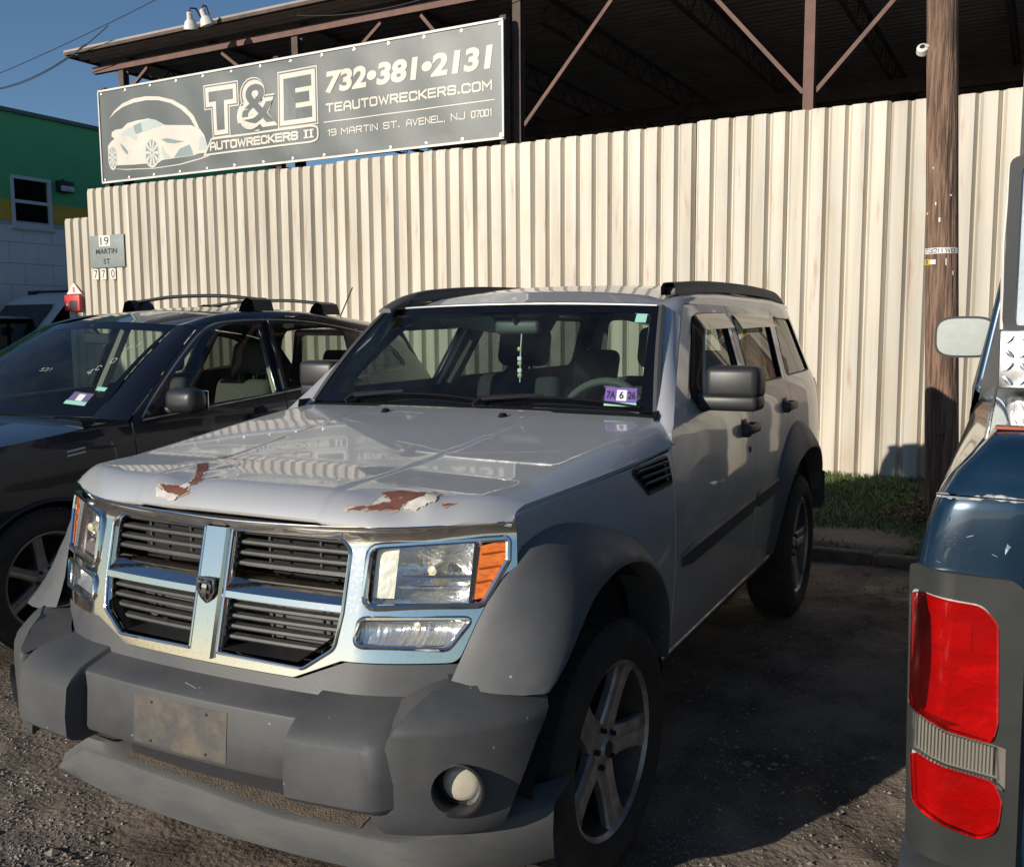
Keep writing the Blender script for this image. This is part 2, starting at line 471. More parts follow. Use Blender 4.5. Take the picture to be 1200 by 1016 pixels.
_m = _n.new('ShaderNodeMix'); _m.data_type = 'RGBA'; _L.new(_r.outputs[0], _m.inputs[0]); _L.new(_src, _m.inputs[6]); _m.inputs[7].default_value = (.055, .042, .032, 1)
_L.new(_m.outputs[2], _b.inputs['Base Color'])
_rr = _n.new('ShaderNodeMapRange'); _rr.inputs[1].default_value = .52; _rr.inputs[2].default_value = .62; _rr.inputs[3].default_value = .95; _rr.inputs[4].default_value = .55; _L.new(_nz.outputs[0], _rr.inputs[0]); _L.new(_rr.outputs[0], _b.inputs['Roughness'])
tag(mk('ground', V, Fc, m_ground, smooth=180), kind='structure')

# gravel lying on the dirt
g = G(); rnd = random.Random(3)
def stone(g, x, y, z, r):
    a = rnd.random()*6.28; sx, sy, sz = r*(.7+.6*rnd.random()), r*(.7+.6*rnd.random()), r*(.45+.4*rnd.random())
    c, s = math.cos(a), math.sin(a)
    pts = [(sx, 0, 0), (sx*.2, sy, 0), (-sx, sy*.3, 0), (-sx*.3, -sy, 0), (.1*sx, .1*sy, sz), (0, 0, -sz)]
    g.add([(x+c*px-s*py, y+s*px+c*py, z+pz) for px, py, pz in pts], [(0, 1, 4), (1, 2, 4), (2, 3, 4), (3, 0, 4), (1, 0, 5), (2, 1, 5), (3, 2, 5), (0, 3, 5)])
for i in range(52000):
    x = rnd.uniform(-2.4, 2.4); y = rnd.uniform(-1.7, 3.8)
    if i > 24000: x, y = rnd.uniform(-2.0, 1.2), rnd.uniform(-1.6, -.35)
    if y > 1.2 and rnd.random() < .45: continue
    if noise.noise(Vector((x*1.3, y*1.3, 11))) < -.25+.4*rnd.random()-.2: continue
    r = .0028+.0065*rnd.random()**2.6
    if rnd.random() < .006: r = .012+.012*rnd.random()
    stone(g, x, y, ground_z(x, y)+r*.15, r)
m_gravel = mat('gravel', (.34, .30, .26), .9, var=(14, .3, .7), col2=(.08, .068, .058))
tag(g.build('gravel', m_gravel, smooth=0), 'fine grey brown gravel scattered over the dirt yard', 'gravel', kind='stuff')

# kerb: old timber-and-concrete edging in front of the grass, in lengths
m_kerb = mat('kerb_concrete', (.115, .095, .074), .92, var=(4, .4, .6), col2=(.05, .041, .032), bump=(40, .6, .01))
kerb = empty('kerb', (0, 4.1, 0)); tag(kerb, kind='structure')
for k in range(9):
    x0 = -8.6+k*1.62
    g = G().rbox(x0, x0+1.60, -.06+rnd.uniform(-.01, .01), .055, -.05, .062+rnd.uniform(-.018, .012), .022)
    g.build('kerb_stone', m_kerb, kerb)

# grass verge
m_grass = mat('grass_blades', (.075, .155, .030), .6, var=(2.2, .35, .7), col2=(.13, .14, .05), spec=.3)
g = G()
for i in range(42000):
    x = rnd.uniform(-1.2, 3.6); y = 4.17+2.95*rnd.random()
    dens = noise.noise(Vector((x*1.7, y*1.7, 4)))
    if y < 5.1 and dens < -.05+.45*rnd.random()-.15: continue
    h = (.022+.038*rnd.random())*(1+.5*dens)*(1.2 if y > 5.4 else .75); a = rnd.random()*6.28; l = h*(.3+1.0*rnd.random())
    wx, wy = math.cos(a+1.57)*.0035, math.sin(a+1.57)*.0035; dx, dy = math.cos(a)*l, math.sin(a)*l
    z = ground_z(x, y)-.004
    g.add([(x-wx, y-wy, z), (x+wx, y+wy, z), (x+dx*.45+wx*.8, y+dy*.45+wy*.8, z+h*.7), (x+dx*.45-wx*.8, y+dy*.45-wy*.8, z+h*.7), (x+dx, y+dy, z+h)], [(0, 1, 2, 3), (3, 2, 4)])
o = mk('grass', g.v, g.f, m_grass, smooth=0)
tag(o, 'patchy green grass growing between the kerb and the metal fence', 'grass', kind='stuff')
# dead leaves and litter near the pole foot and on the verge
m_leaf = mat('dead_leaf', (.20, .09, .045), .8, var=(20, .3, .7), col2=(.09, .05, .03))
g = G()
for i in range(150):
    if i < 90: x, y = rnd.gauss(1.24, .10), rnd.gauss(5.2, .12); z = ground_z(x, y)+abs(rnd.gauss(0, .09))
    else: x, y = rnd.uniform(-.2, 2.2), rnd.uniform(3.6, 6.8); z = ground_z(x, y)+.02
    M = Matrix.Translation((x, y, z)) @ Matrix.Rotation(rnd.random()*6.28, 4, 'Z') @ Matrix.Rotation(rnd.gauss(0, .7), 4, 'X')
    s = .02+.03*rnd.random()
    g.add([M @ Vector(p) for p in ((-s, 0, 0), (-.2*s, .55*s, .2*s), (s, .1*s, 0), (-.1*s, -.5*s, .15*s))], [(0, 1, 2), (0, 2, 3)])
tag(mk('dead_leaves', g.v, g.f, m_leaf, smooth=0), 'brown dead leaves heaped at the pole foot and strewn on the grass', 'leaves', kind='stuff')

# ---------------- corrugated fence
def fence_mat(name, a, b, c):
    mt = mat(name, a, .55, var=(2.4, .36, .72), col2=b, stretch=(5, 5, .55), bump=(60, .12, .004), rand=.12)
    n, L = mt.node_tree.nodes, mt.node_tree.links
    bs = n['Principled BSDF']; src = bs.inputs['Base Color'].links[0].from_socket
    # reddish overspray and grime as blotches with shapes of their own
    tc = n.new('ShaderNodeTexCoord'); mp = n.new('ShaderNodeMapping'); mp.inputs['Scale'].default_value = (1.9, 1.9, .8)
    L.new(tc.outputs['Object'], mp.inputs[0])
    nz = n.new('ShaderNodeTexNoise'); nz.inputs['Scale'].default_value = 1.3; nz.inputs['Detail'].default_value = 5; L.new(mp.outputs[0], nz.inputs[0])
    r = n.new('ShaderNodeMapRange'); r.inputs[1].default_value = .60; r.inputs[2].default_value = .74; r.inputs[4].default_value = .55; L.new(nz.outputs[0], r.inputs[0])
    mx = n.new('ShaderNodeMix'); mx.data_type = 'RGBA'; L.new(r.outputs[0], mx.inputs[0]); L.new(src, mx.inputs[6]); mx.inputs[7].default_value = (*c, 1)
    # fine scratches and drip lines
    m2 = n.new('ShaderNodeMapping'); m2.inputs['Scale'].default_value = (38, 38, 1.1); L.new(tc.outputs['Object'], m2.inputs[0])
    n2 = n.new('ShaderNodeTexNoise'); n2.inputs['Scale'].default_value = 1; n2.inputs['Detail'].default_value = 4; L.new(m2.outputs[0], n2.inputs[0])
    r2 = n.new('ShaderNodeMapRange'); r2.inputs[1].default_value = .54; r2.inputs[2].default_value = .76; r2.inputs[4].default_value = .5; L.new(n2.outputs[0], r2.inputs[0])
    mx2 = n.new('ShaderNodeMix'); mx2.data_type = 'RGBA'; L.new(r2.outputs[0], mx2.inputs[0]); L.new(mx.outputs[2], mx2.inputs[6]); mx2.inputs[7].default_value = (.40, .33, .22, 1)
    m3 = n.new('ShaderNodeMapping'); m3.inputs['Scale'].default_value = (13, 13, 1.6); L.new(tc.outputs['Object'], m3.inputs[0])
    oi = n.new('ShaderNodeObjectInfo'); ad_ = n.new('ShaderNodeVectorMath'); ad_.operation = 'ADD'; L.new(m3.outputs[0], ad_.inputs[0]); L.new(oi.outputs['Location'], ad_.inputs[1])
    n3 = n.new('ShaderNodeTexNoise'); n3.inputs['Scale'].default_value = 1; n3.inputs['Detail'].default_value = 5; L.new(ad_.outputs[0], n3.inputs[0])
    r3 = n.new('ShaderNodeMapRange'); r3.inputs[1].default_value = .64; r3.inputs[2].default_value = .76; r3.inputs[4].default_value = .6; L.new(n3.outputs[0], r3.inputs[0])
    mx3 = n.new('ShaderNodeMix'); mx3.data_type = 'RGBA'; L.new(r3.outputs[0], mx3.inputs[0]); L.new(mx2.outputs[2], mx3.inputs[6]); mx3.inputs[7].default_value = (.38, .16, .11, 1)
    m4 = n.new('ShaderNodeMapping'); m4.inputs['Scale'].default_value = (4.1, 4.1, .35); L.new(tc.outputs['Object'], m4.inputs[0])
    ad4 = n.new('ShaderNodeVectorMath'); ad4.operation = 'ADD'; L.new(m4.outputs[0], ad4.inputs[0]); L.new(oi.outputs['Location'], ad4.inputs[1])
    n4 = n.new('ShaderNodeTexNoise'); n4.inputs['Scale'].default_value = 1; n4.inputs['Detail'].default_value = 3; L.new(ad4.outputs[0], n4.inputs[0])
    r4 = n.new('ShaderNodeMapRange'); r4.inputs[1].default_value = .35; r4.inputs[2].default_value = .65; L.new(n4.outputs[0], r4.inputs[0])
    mx4 = n.new('ShaderNodeMix'); mx4.data_type = 'RGBA'; mx4.blend_type = 'MULTIPLY'; mx4.inputs[0].default_value = 1; L.new(mx3.outputs[2], mx4.inputs[6])
    cr4 = n.new('ShaderNodeMix'); cr4.data_type = 'RGBA'; L.new(r4.outputs[0], cr4.inputs[0]); cr4.inputs[6].default_value = (1.07, 1.06, 1.04, 1); cr4.inputs[7].default_value = (.78, .755, .71, 1)
    L.new(cr4.outputs[2], mx4.inputs[7])
    L.new(mx4.outputs[2], bs.inputs['Base Color'])
    return mt
m_fence = fence_mat('cream_sheet', (.58, .525, .43), (.52, .505, .465), (.47, .36, .28))
PITCH_R = .183; DEP = .054
def sheet_mesh(nr, h):
    prof = []
    for k in range(nr):
        b = k*PITCH_R
        prof += [(b, 0), (b+.010, 0), (b+.040, -DEP), (b+.153, -DEP), (b+.183, 0)]
    prof = [p for i, p in enumerate(prof) if i == 0 or p != prof[i-1]]
    g = G(); rows = []
    zs = [0, h*.3, h*.6, h*.85, h-.05, h-.012, h]
    for z in zs:
        rows.append([(x, y*(1-.25*smooth(h-.05, h, z)), z) for x, y in prof])
    g.loft(rows)
    # folded free edge
    rows2 = [[(x, y+.0018, z) for x, y, z in r] for r in rows]
    b = len(g.v); g.loft(rows2, flip=True)
    return g
def fence_run(name, x0, x1, h, lab, cat, m, base=.06, dy=0):
    root = empty(name, (x0, FY(x0)+dy, base), label=lab, cat=cat)
    root.rotation_euler.z = math.atan(-.03)
    nr = 5; L = nr*PITCH_R; g = sheet_mesh(nr, h); proto = None; x = 0; k = 0; tot = x1-x0
    while x < tot-.01:
        left = tot-x; need = min(nr, max(1, round(left/PITCH_R)))
        if need == nr:
            if proto is None: proto = g.build('sheet', m, root, smooth=30); o = proto
            else: o = copy_of(proto, root)
        else:
            o = sheet_mesh(need, h).build('sheet', m, root, smooth=30)
        o.location = (x, -.0025*(k % 2), rnd.uniform(-.018, .014)); o.rotation_euler = (rnd.gauss(0, .003), rnd.gauss(0, .0015), rnd.gauss(0, .004))
        x += need*PITCH_R; k += 1
    return root
fence_run('corrugated_fence', -10.19, 1.76, 3.51, 'long cream corrugated metal fence behind the parked vehicles', 'fence', m_fence)
fence_run('corrugated_fence', -10.74, -10.195, 3.11, 'short lower cream fence section at the left end of the long fence', 'fence', m_fence, dy=.012)
fence_run('corrugated_fence', 1.78, 7.3, 2.90, 'lower cream fence section right of the wooden utility pole', 'fence', m_fence, dy=.03)
m_blue = mat('container_blue', (.11, .19, .30), .5, var=(2, .3, .7), col2=(.08, .14, .22), bump=(30, .1, .004))
root = empty('shipping_container', (1.95, 8.2, 0), label='blue corrugated container standing behind the fence at the right edge', cat='container')
rows = []
prof = []
for k in range(20):
    b = k*.28; prof += [(b, 0), (b+.07, 0), (b+.105, .035), (b+.175, .035), (b+.21, 0)]
G().loft([[(x, y, z) for x, y in prof] for z in (.2, 4.05)]).build('side_panel', m_blue, root, 25)
G().rbox(-.10, 0, -.04, .06, .1, 4.2, .01).build('corner_post', m_blue, root)
G().rbox(0, 5.6, -.05, .05, 4.06, 4.2, .01).build('top_rail', m_blue, root)
G().rbox(0, 5.6, .05, 2.4, 4.1, 4.15, .01).build('roof', m_blue, root)
G().rbox(-.10, -.05, .06, 2.4, .2, 4.15, .01).build('end_panel', m_blue, root)

# ---------------- banner sign, hung on the canopy posts above the fence
BX0, BX1, BZ0, BZ1 = -9.87, -3.25, 3.625, 4.905
m_vinyl = mat('banner_vinyl', (.085, .100, .098), .45, var=(1.2, .3, .75), col2=(.108, .12, .117), bump=(2.2, .15, .03))
m_white = mat('print_cream', (.62, .58, .50), .5, var=(3, .35, .75), col2=(.52, .485, .42))
m_grey = mat('print_grey', (.078, .094, .092), .45, var=(1.2, .3, .75), col2=(.10, .112, .109))
m_edge = mat('banner_edge', (.72, .70, .66), .5, var=(4, .3, .7), col2=(.5, .48, .44))
m_steel_dark = mat('rusty_dark_steel', (.11, .078, .062), .8, var=(5, .3, .7), col2=(.05, .038, .032))
m_steel_red = mat('red_oxide_steel', (.16, .075, .055), .7, var=(6, .35, .7), col2=(.09, .05, .04))
ban = empty('banner_sign', (BX0, FY(BX0)-.0, 0), math.atan(-.03), 'long dark grey vinyl banner lettered with a phone number above the fence', 'banner')
BW = BX1-BX0
# gently rippled vinyl sheet
def rip(x, z): return .010*math.sin(x*1.9+z)*math.sin(z*2.3)+.006*math.sin(x*7.3+z*3)
nx, nz = 90, 18
rows = [[(BW*i/nx, rip(BW*i/nx, BZ0+(BZ1-BZ0)*j/nz)*math.sin(math.pi*i/nx)**.3*math.sin(math.pi*j/nz)**.3 if 0 < i < nx and 0 < j < nz else 0, BZ0+(BZ1-BZ0)*j/nz) for i in range(nx+1)] for j in range(nz+1)]
RIP = lambda x, z: (rip(x, z)*math.sin(math.pi*min(1, max(0, x/BW)))**.3*math.sin(math.pi*min(1, max(0, (z-BZ0)/(BZ1-BZ0))))**.3 if 0 < x < BW and BZ0 < z < BZ1 else 0)
G().loft(rows).build('banner_sheet', m_vinyl, ban, 180)
def bput(u, v, lift=0): return (u-BX0, RIP(u-BX0, v)-.0035-lift, v)
g = G()
for a, b, c, d in ((0, BW, BZ0-.004, BZ0+.022), (0, BW, BZ1-.02, BZ1+.006), (0, .022, BZ0, BZ1), (BW-.022, BW, BZ0, BZ1)):
    g.box(a, b, -.014, .008, c, d)
g.build('edge_frame', m_edge, ban)
m_grom = mat('grommet', (.7, .68, .62), .35, metal=1)
gp = None
for k in range(14):
    for z in (BZ1-.045, BZ0+.045):
        if gp is None:
            gp = G().lathe([(.009, -.002), (.02, -.004), (.022, 0)], 10, Matrix.Rotation(rad(90), 4, 'X')).build('grommet', m_grom, ban); o = gp
        else: o = copy_of(gp, ban)
        o.location = (.05+k*(BW-.1)/13, RIP(.05+k*(BW-.1)/13, z)-.005, z)
# back frame of dark steel
g = G()
for x in (.06, 3.3, BW-.03): g.box(x-.04, x+.04, .03, .12, 3.3, BZ1+.05)
for z in (BZ0+.02, BZ1-.06): g.box(0, BW, .03, .07, z, z+.05)
g.build('back_frame', m_steel_dark, ban)
# --- print: phone, web address, rule, street address
def lay(name, faces, mtl): return mk(name, faces[0], faces[1], mtl, ban, smooth=0)
v, f = font_mesh('732\u2022381\u20222131', .262, 2.365, .045, .12, lambda a, b, l: bput(-5.752+a, 4.392+b, l), .001)
lay('phone_number', (v, f), m_white)
g = strip_mesh(G(), strokes('TEAUTOWRECKERS.COM', 2.33, .088, 0), .023, lambda a, b, l: bput(-5.74+a, 4.178+b, l+.001)); lay('web_address', (g.v, g.f), m_white)
g = G().add([bput(-5.79+2.425*k/20, 4.052+e, .001) for k in range(21) for e in (0, .013)], [(2*i, 2*i+2, 2*i+3, 2*i+1) for i in range(20)]); lay('rule_line', (g.v, g.f), m_white)
for word, x0, x1 in (('19', -5.735, -5.60), ('MARTIN', -5.52, -4.98), ('ST.', -4.89, -4.66), ('AVENEL,', -4.56, -4.03), ('NJ', -3.94, -3.76), ('07001', -3.67, -3.415)):
    g = strip_mesh(G(), strokes(word, x1-x0, .069, 0, 1.3), .013, lambda a, b, l: bput(x0+a, 3.892+b, l+.001)); lay('street_address', (g.v, g.f), m_white)
# --- block letters T & E: grey letters inside a cream outline with a second thin outline
Tp = [(-7.70, 4.64), (-7.285, 4.64), (-7.285, 4.51), (-7.44, 4.51), (-7.44, 4.14), (-7.575, 4.14), (-7.575, 4.51), (-7.70, 4.51)][::-1]
Ep = [(-6.43, 4.655), (-5.97, 4.655), (-5.97, 4.52), (-6.24, 4.52), (-6.24, 4.465), (-6.01, 4.465), (-6.01, 4.34), (-6.24, 4.34), (-6.24, 4.28), (-5.97, 4.28), (-5.97, 4.145), (-6.43, 4.145)][::-1]
def sheet_poly(name, poly, lift, mtl, holes=()):
    bm = bmesh.new()
    for lp in [poly]+list(holes):
        vs = [bm.verts.new((a, b, 0)) for a, b in lp]
        for i in range(len(vs)): bm.edges.new((vs[i], vs[(i+1) % len(vs)]))
    bmesh.ops.triangle_fill(bm, use_beauty=True, edges=bm.edges[:])
    for ax, st in ((0, .12), (1, .12)):
        vals = [v.co[ax] for v in bm.verts]; k = math.floor(min(vals)/st)+1
        while k*st < max(vals):
            co = [0, 0, 0]; no = [0, 0, 0]; co[ax] = k*st+1.3e-4; no[ax] = 1
            bmesh.ops.bisect_plane(bm, geom=bm.verts[:]+bm.edges[:]+bm.faces[:], dist=1e-6, plane_co=co, plane_no=no); k += 1
    bm.verts.index_update()
    vs = [bput(v.co.x, v.co.y, lift) for v in bm.verts]; fs = [tuple(v.index for v in f.verts) for f in bm.faces]; bm.free()
    return mk(name, vs, fs, mtl, ban, smooth=0)
Eout = [(-6.43, 4.655), (-5.97, 4.655), (-5.97, 4.145), (-6.43, 4.145)][::-1]
for d, l, mtl in ((.094, .001, m_white), (.078, .002, m_grey), (.060, .003, m_white), (0, .005, m_grey)):
    sheet_poly('letter_t', offset_poly(Tp, d) if d else Tp, l, mtl)
    sheet_poly('letter_e', offset_poly(Eout if d > .05 else Ep, d) if d else Ep, l+.0003, mtl)
for b, l, mtl, hh in ((.13, .0014, m_white, .68), (.105, .0024, m_grey, .65), (.075, .0036, m_white, .61), (.01, .0056, m_grey, .50)):
    wdt = {.68: .74, .65: .71, .61: .665, .50: .56}[hh]
    v, f = font_mesh('&', hh, wdt, b, 0, lambda a, c, q, hh=hh, wdt=wdt: bput(-6.86-wdt/2+a, 4.40-hh/2+c, q), l)
    lay('ampersand', (v, f), mtl)
# capsule with AUTOWRECKERS II
cap = fillet([(-7.86, 3.835), (-6.0, 3.835), (-5.872, 3.86), (-5.872, 4.03), (-6.0, 4.055), (-7.70, 4.052)], [0, .06, .08, .08, .06, .02], 5)
sheet_poly('name_capsule', cap, .0062, m_white)
sheet_poly('name_capsule_field', offset_poly(cap, -.024), .0072, m_grey)
g = strip_mesh(G(), strokes('AUTOWRECKERS', 1.50, .086, 0, 1.4), .026, lambda a, b, l: bput(-7.715+a, 3.902+b, l+.0085)); lay('name_lettering', (g.v, g.f), m_white)
for k in range(2):
    x = -6.115+k*.085
    ii = [(x, 3.895), (x+.078, 3.895), (x+.078, 3.912), (x+.056, 3.912), (x+.056, 3.982), (x+.078, 3.982), (x+.078, 4.0), (x, 4.0), (x, 3.982), (x+.022, 3.982), (x+.022, 3.912), (x, 3.912)]
    sheet_poly('numeral', ii, .0085, m_white)
# --- printed sports car and swoosh (coordinates in units of the picture cell, mapped to the banner)
m_teal = mat('print_teal', (.20, .27, .27), .5); m_pale = mat('print_pale_teal', (.42, .47, .45), .5)
def cell(pts):
    out = []
    for px, py in pts:
        t = (px-45)/1000.0
        top = 150-150*t; bot = 1010-88*t             # banner edges slope in the drawing
        out.append((-9.86+1.99*t*(1+.10*(t-.5))+.05*t, BZ1-(py-top)/(bot-top)*(BZ1-BZ0)))
    return out
def draw(name, pts, lift, mtl): sheet_poly(name, cell(pts), lift, mtl)
draw('printed_swoosh', [(145, 405), (200, 335), (290, 265), (400, 220), (520, 202), (640, 210), (760, 245), (860, 315), (925, 400), (965, 520), (930, 500), (890, 410), (820, 330), (740, 275), (640, 245), (520, 240), (400, 260), (290, 300), (210, 350)], .001, m_white)
draw('printed_car_body', [(118, 660), (150, 620), (190, 590), (160, 570), (165, 530), (205, 508), (275, 498), (330, 450), (420, 425), (530, 408), (600, 425), (680, 475), (780, 480), (900, 485), (970, 525), (1000, 580), (1030, 720), (1000, 745), (950, 750), (900, 770), (760, 785), (640, 800), (600, 830), (500, 830), (380, 838), (210, 840), (150, 850), (120, 780)], .0015, m_white)
draw('printed_car_glass', [(395, 470), (450, 440), (560, 415), (610, 432), (670, 478), (560, 505), (470, 535), (410, 555)], .0025, m_pale)
draw('printed_car_glass', [(385, 475), (460, 445), (470, 530), (408, 552)], .003, m_teal)
draw('printed_car_glass', [(272, 560), (300, 520), (370, 480), (390, 505), (400, 545), (345, 570)], .003, m_pale)
draw('printed_car_vent', [(242, 632), (290, 665), (330, 720), (315, 742), (275, 700)], .003, m_teal)
draw('printed_car_lamp', [(635, 605), (700, 598), (760, 615), (840, 635), (760, 650), (690, 640)], .003, m_teal)
draw('printed_car_lamp', [(965, 600), (985, 590), (1010, 640), (1025, 715), (950, 720)], .003, m_pale)
draw('printed_car_intake', [(745, 780), (800, 700), (880, 662), (900, 720), (905, 765)], .003, m_teal)
draw('printed_car_intake', [(640, 660), (670, 720), (720, 780), (660, 790), (640, 740)], .003, m_pale)
draw('printed_car_mirror', [(355, 575), (380, 545), (410, 560), (415, 605), (380, 600)], .0034, m_pale)
def ell(cx, cy, rx, ry, n=26): return [(cx+rx*math.cos(2*math.pi*k/n), cy+ry*math.sin(2*math.pi*k/n)) for k in range(n)]
for cx, cy, rx, ry in ((552, 728, 68, 142), (165, 768, 46, 118)):
    draw('printed_wheel', ell(cx, cy, rx, ry), .0036, m_white)
    draw('printed_wheel_rim', ell(cx, cy, rx*.86, ry*.86), .0042, m_teal)
    for k in range(10):
        a = 2*math.pi*k/10; b = .12
        draw('printed_spoke', [(cx+rx*.12*math.cos(a-b*3), cy+ry*.12*math.sin(a-b*3)), (cx+rx*.84*math.cos(a-b), cy+ry*.84*math.sin(a-b)), (cx+rx*.84*math.cos(a+b), cy+ry*.84*math.sin(a+b)), (cx+rx*.12*math.cos(a+b*3), cy+ry*.12*math.sin(a+b*3))], .0046+.00015*(k % 2), m_white)
draw('printed_ground_line', [(120, 870), (300, 885), (560, 880), (800, 850), (960, 805), (1050, 770), (1045, 760), (950, 796), (790, 842), (560, 872), (300, 877)], .001, m_white)

# ---------------- open steel canopy behind the fence
m_deck = mat('canopy_deck', (.36, .31, .27), .7, var=(2.5, .3, .7), col2=(.24, .20, .17))
can = empty('steel_canopy', (0, 7.35, 0), math.atan(-.03), 'large open steel canopy with dark ribbed roof deck behind the fence', 'canopy')
RZ = lambda x, y: 5.43-.0085*(x+10)*.0+.012*y
CX0, CX1, CY0, CY1 = -10.35, 9.0, -.28, 17.0
rows = []
ys = []
y = CY0
while y < CY1: ys += [(y, 0), (y+.07, 0), (y+.095, .038), (y+.155, .038)]; y += .18
G().loft([[(x, yy, RZ(x, yy)+zz) for yy, zz in ys] for x in (CX0, CX1)]).build('roof_deck', m_deck, can, 25)
G().loft([[(x, yy, RZ(x, yy)+zz+.05) for yy, zz in ((CY0-.04, -.03), (CY0-.04, .03), (CY1, .03))] for x in (CX0-.05, CX1)]).build('roof_top', m_deck, can, 25)
g = G().box(CX0-.03, CX1, CY0-.05, CY0-.005, 5.435, 5.475); g.box(CX0-.06, CX0-.01, CY0, CY1, 5.42, 5.48); g.build('eave_trim', m_steel_dark, can)
G().box(CX0+.1, CX1, .03, .10, 5.24, 5.33).build('eave_beam', m_steel_red, can)
# columns and their V braces
cp = None
for k, x in enumerate((-9.62, -6.4, -3.2, 0, 3.2, 6.4)):
    M_ = m_steel_red if x == 0 else m_steel_dark
    g = G(); w2 = .05
    g.box(x-w2, x+w2, 0, .012, .1, 5.21); g.box(x-w2, x+w2, .09, .102, .1, 5.21); g.box(x-.008, x+.008, .012, .09, .1, 5.21)
    g.build('column', M_, can)
    for s in (-1, 1):
        if x < -9 and s < 0: continue
        zt = 5.2; dx = {0: (1.22, 1.30)}.get(x, (1.25, 1.25))[0 if s < 0 else 1]
        zb = 3.80 if x > -9 else 4.92
        if x < -9: dx = .42
        if x == -6.4: zb = 4.3
        G().box(-.021, .021, -.02, .02, 0, (Vector((dx*s, 0, zt-zb))).length,
                Matrix.Translation((x+.06*s, .07, zb)) @ Vector((dx*s, 0, zt-zb)).to_track_quat('Z', 'Y').to_matrix().to_4x4()).build('brace', m_steel_red, can)
# open web joists running back
jp = None
for k in range(13):
    x = -9.62+k*1.6
    if jp is None:
        g = G()
        g.box(-.03, .03, .15, CY1, -.03, 0); g.box(-.025, .025, .6, CY1-.3, -.36, -.33)
        yy = .6; up = False
        while yy < CY1-.8:
            a, b = Vector((0, yy, -.345)), Vector((0, yy+.32, -.015))
            if up: a, b = Vector((0, yy, -.015)), Vector((0, yy+.32, -.345))
            g.tube([a, b], .011, 5); yy += .32; up = not up
        jp = g.build('joist', m_steel_dark, can); o = jp
    else: o = copy_of(jp, can)
    o.location = (x, 0, 5.425)
# posts and back wall of the shed
m_back = mat('shed_back_sheet', (.06, .055, .05), .8, var=(2, .3, .7), col2=(.03, .028, .026))
prof = []
for k in range(64): b = CX0+k*.305; prof += [(b, 0), (b+.16, 0), (b+.185, .04), (b+.275, .04)]
G().loft([[(x, CY1-.1+yy, z) for x, yy in prof] for z in (0, 5.62)]).build('back_wall', m_back, can, 25)
for x in (-3.2, 3.2):
    for yy in (5.6, 11.2): G().rbox(x-.07, x+.07, yy-.07, yy+.07, 0, 5.1, .008).build('column', m_steel_dark, can)
for yy in (5.6, 11.2): G().box(CX0+.2, CX1, yy-.06, yy+.06, 4.86, 5.08).build('cross_beam', m_steel_dark, can)
# two bell flood lamps clamped on the eave
m_lamp = mat('lamp_white', (.62, .60, .55), .5); m_lens = mat('lamp_glass', (.55, .56, .55), .15)
for k, (x, rx, dy) in enumerate(((-7.66, .35, 0), (-7.44, -.30, .04))):
    lp = empty('flood_lamp', (x, FY(x)-.34, 5.56), label=('left' if k == 0 else 'right')+' of two white bell flood lamps on the canopy eave above the banner', cat='lamp', group='flood lamps on the canopy eave')
    M = Matrix.Rotation(rx*.6, 4, 'Y') @ Matrix.Rotation(rad(18), 4, 'X')
    G().lathe([(.02, .0), (.035, -.01), (.04, -.09), (.07, -.12), (.095, -.20), (.088, -.20), (.03, -.12)], 18, M).build('lamp_shade', m_lamp, lp)
    G().lathe([(.0, -.175), (.05, -.185), (.086, -.195)], 18, M).build('lamp_lens', m_lens, lp)
    G().tube([(0, 0, 0), (0, .02, .05), (.02*(-1)**k, .10, .06), (.03*(-1)**k, .16, -.03)], .012, 6).build('bracket', m_steel_dark, lp)

# overhead wires at the left
m_wire = mat('wire_black', (.02, .02, .02), .6)
def sag(a, b, s, n=24): 
    a, b = Vector(a), Vector(b); return [a.lerp(b, t/n)+Vector((0, 0, -s*4*(t/n)*(1-t/n))) for t in range(n+1)]
for i, (a, b, s) in enumerate((((-13.9, 8.1, 5.52), (-7.5, 7.2, 6.05), .06), ((-13.9, 8.1, 5.50), (-9.9, 7.3, 5.52), .20), ((-13.9, 8.1, 5.50), (-9.2, 7.1, 5.62), .28))):
    G().tube(sag(a, b, s), .007, 6).build('overhead_wire', m_wire)
ws = [o for o in COL.objects if o.name.startswith('overhead_wire')]
for o, l in zip(ws, ('taut black overhead wire running up past the canopy tip', 'slack black overhead wire ending at the canopy tip', 'lowest hanging black overhead wire beside the canopy tip')): tag(o, l, 'wire', 'overhead wires')
G().tube(sag((-5.9, 7.0, 5.25), (-3.3, 7.0, 5.3), .13), .006, 5).build('loose_cable', m_wire)
tag(COL.objects['loose_cable'], 'thin loose cable drooping under the canopy eave above the phone number', 'cable')

# ---------------- utility pole
m_pole = mat('pole_wood', (.235, .142, .095), .88, var=(3.4, .43, .57), col2=(.095, .058, .040), stretch=(11, 11, .8), bump=(4, 1.0, .03))
pole = empty('utility_pole', (1.448, 5.3, .05), label='weathered brown wooden utility pole in front of the fence', cat='pole')
def pole_c(z): return Vector((-.038*z, 0, z))
rows = []
for k in range(60):
    z = 8.2*k/59; r = .121-.0045*z
    rows.append([pole_c(z)+Vector((math.cos(a)*r*(1+.02*noise.noise(Vector((math.cos(a)*3, math.sin(a)*3, z*.5)))), math.sin(a)*r, 0)) for a in [2*math.pi*i/40 for i in range(40)]])
G().loft(rows, closed=True, capends=True).build('trunk', m_pole, pole, 60)
m_tag = mat('tag_white', (.66, .65, .62), .5); m_tagy = mat('tag_yellow', (.70, .50, .03), .5); m_blk = mat('print_black', (.02, .02, .02), .6)
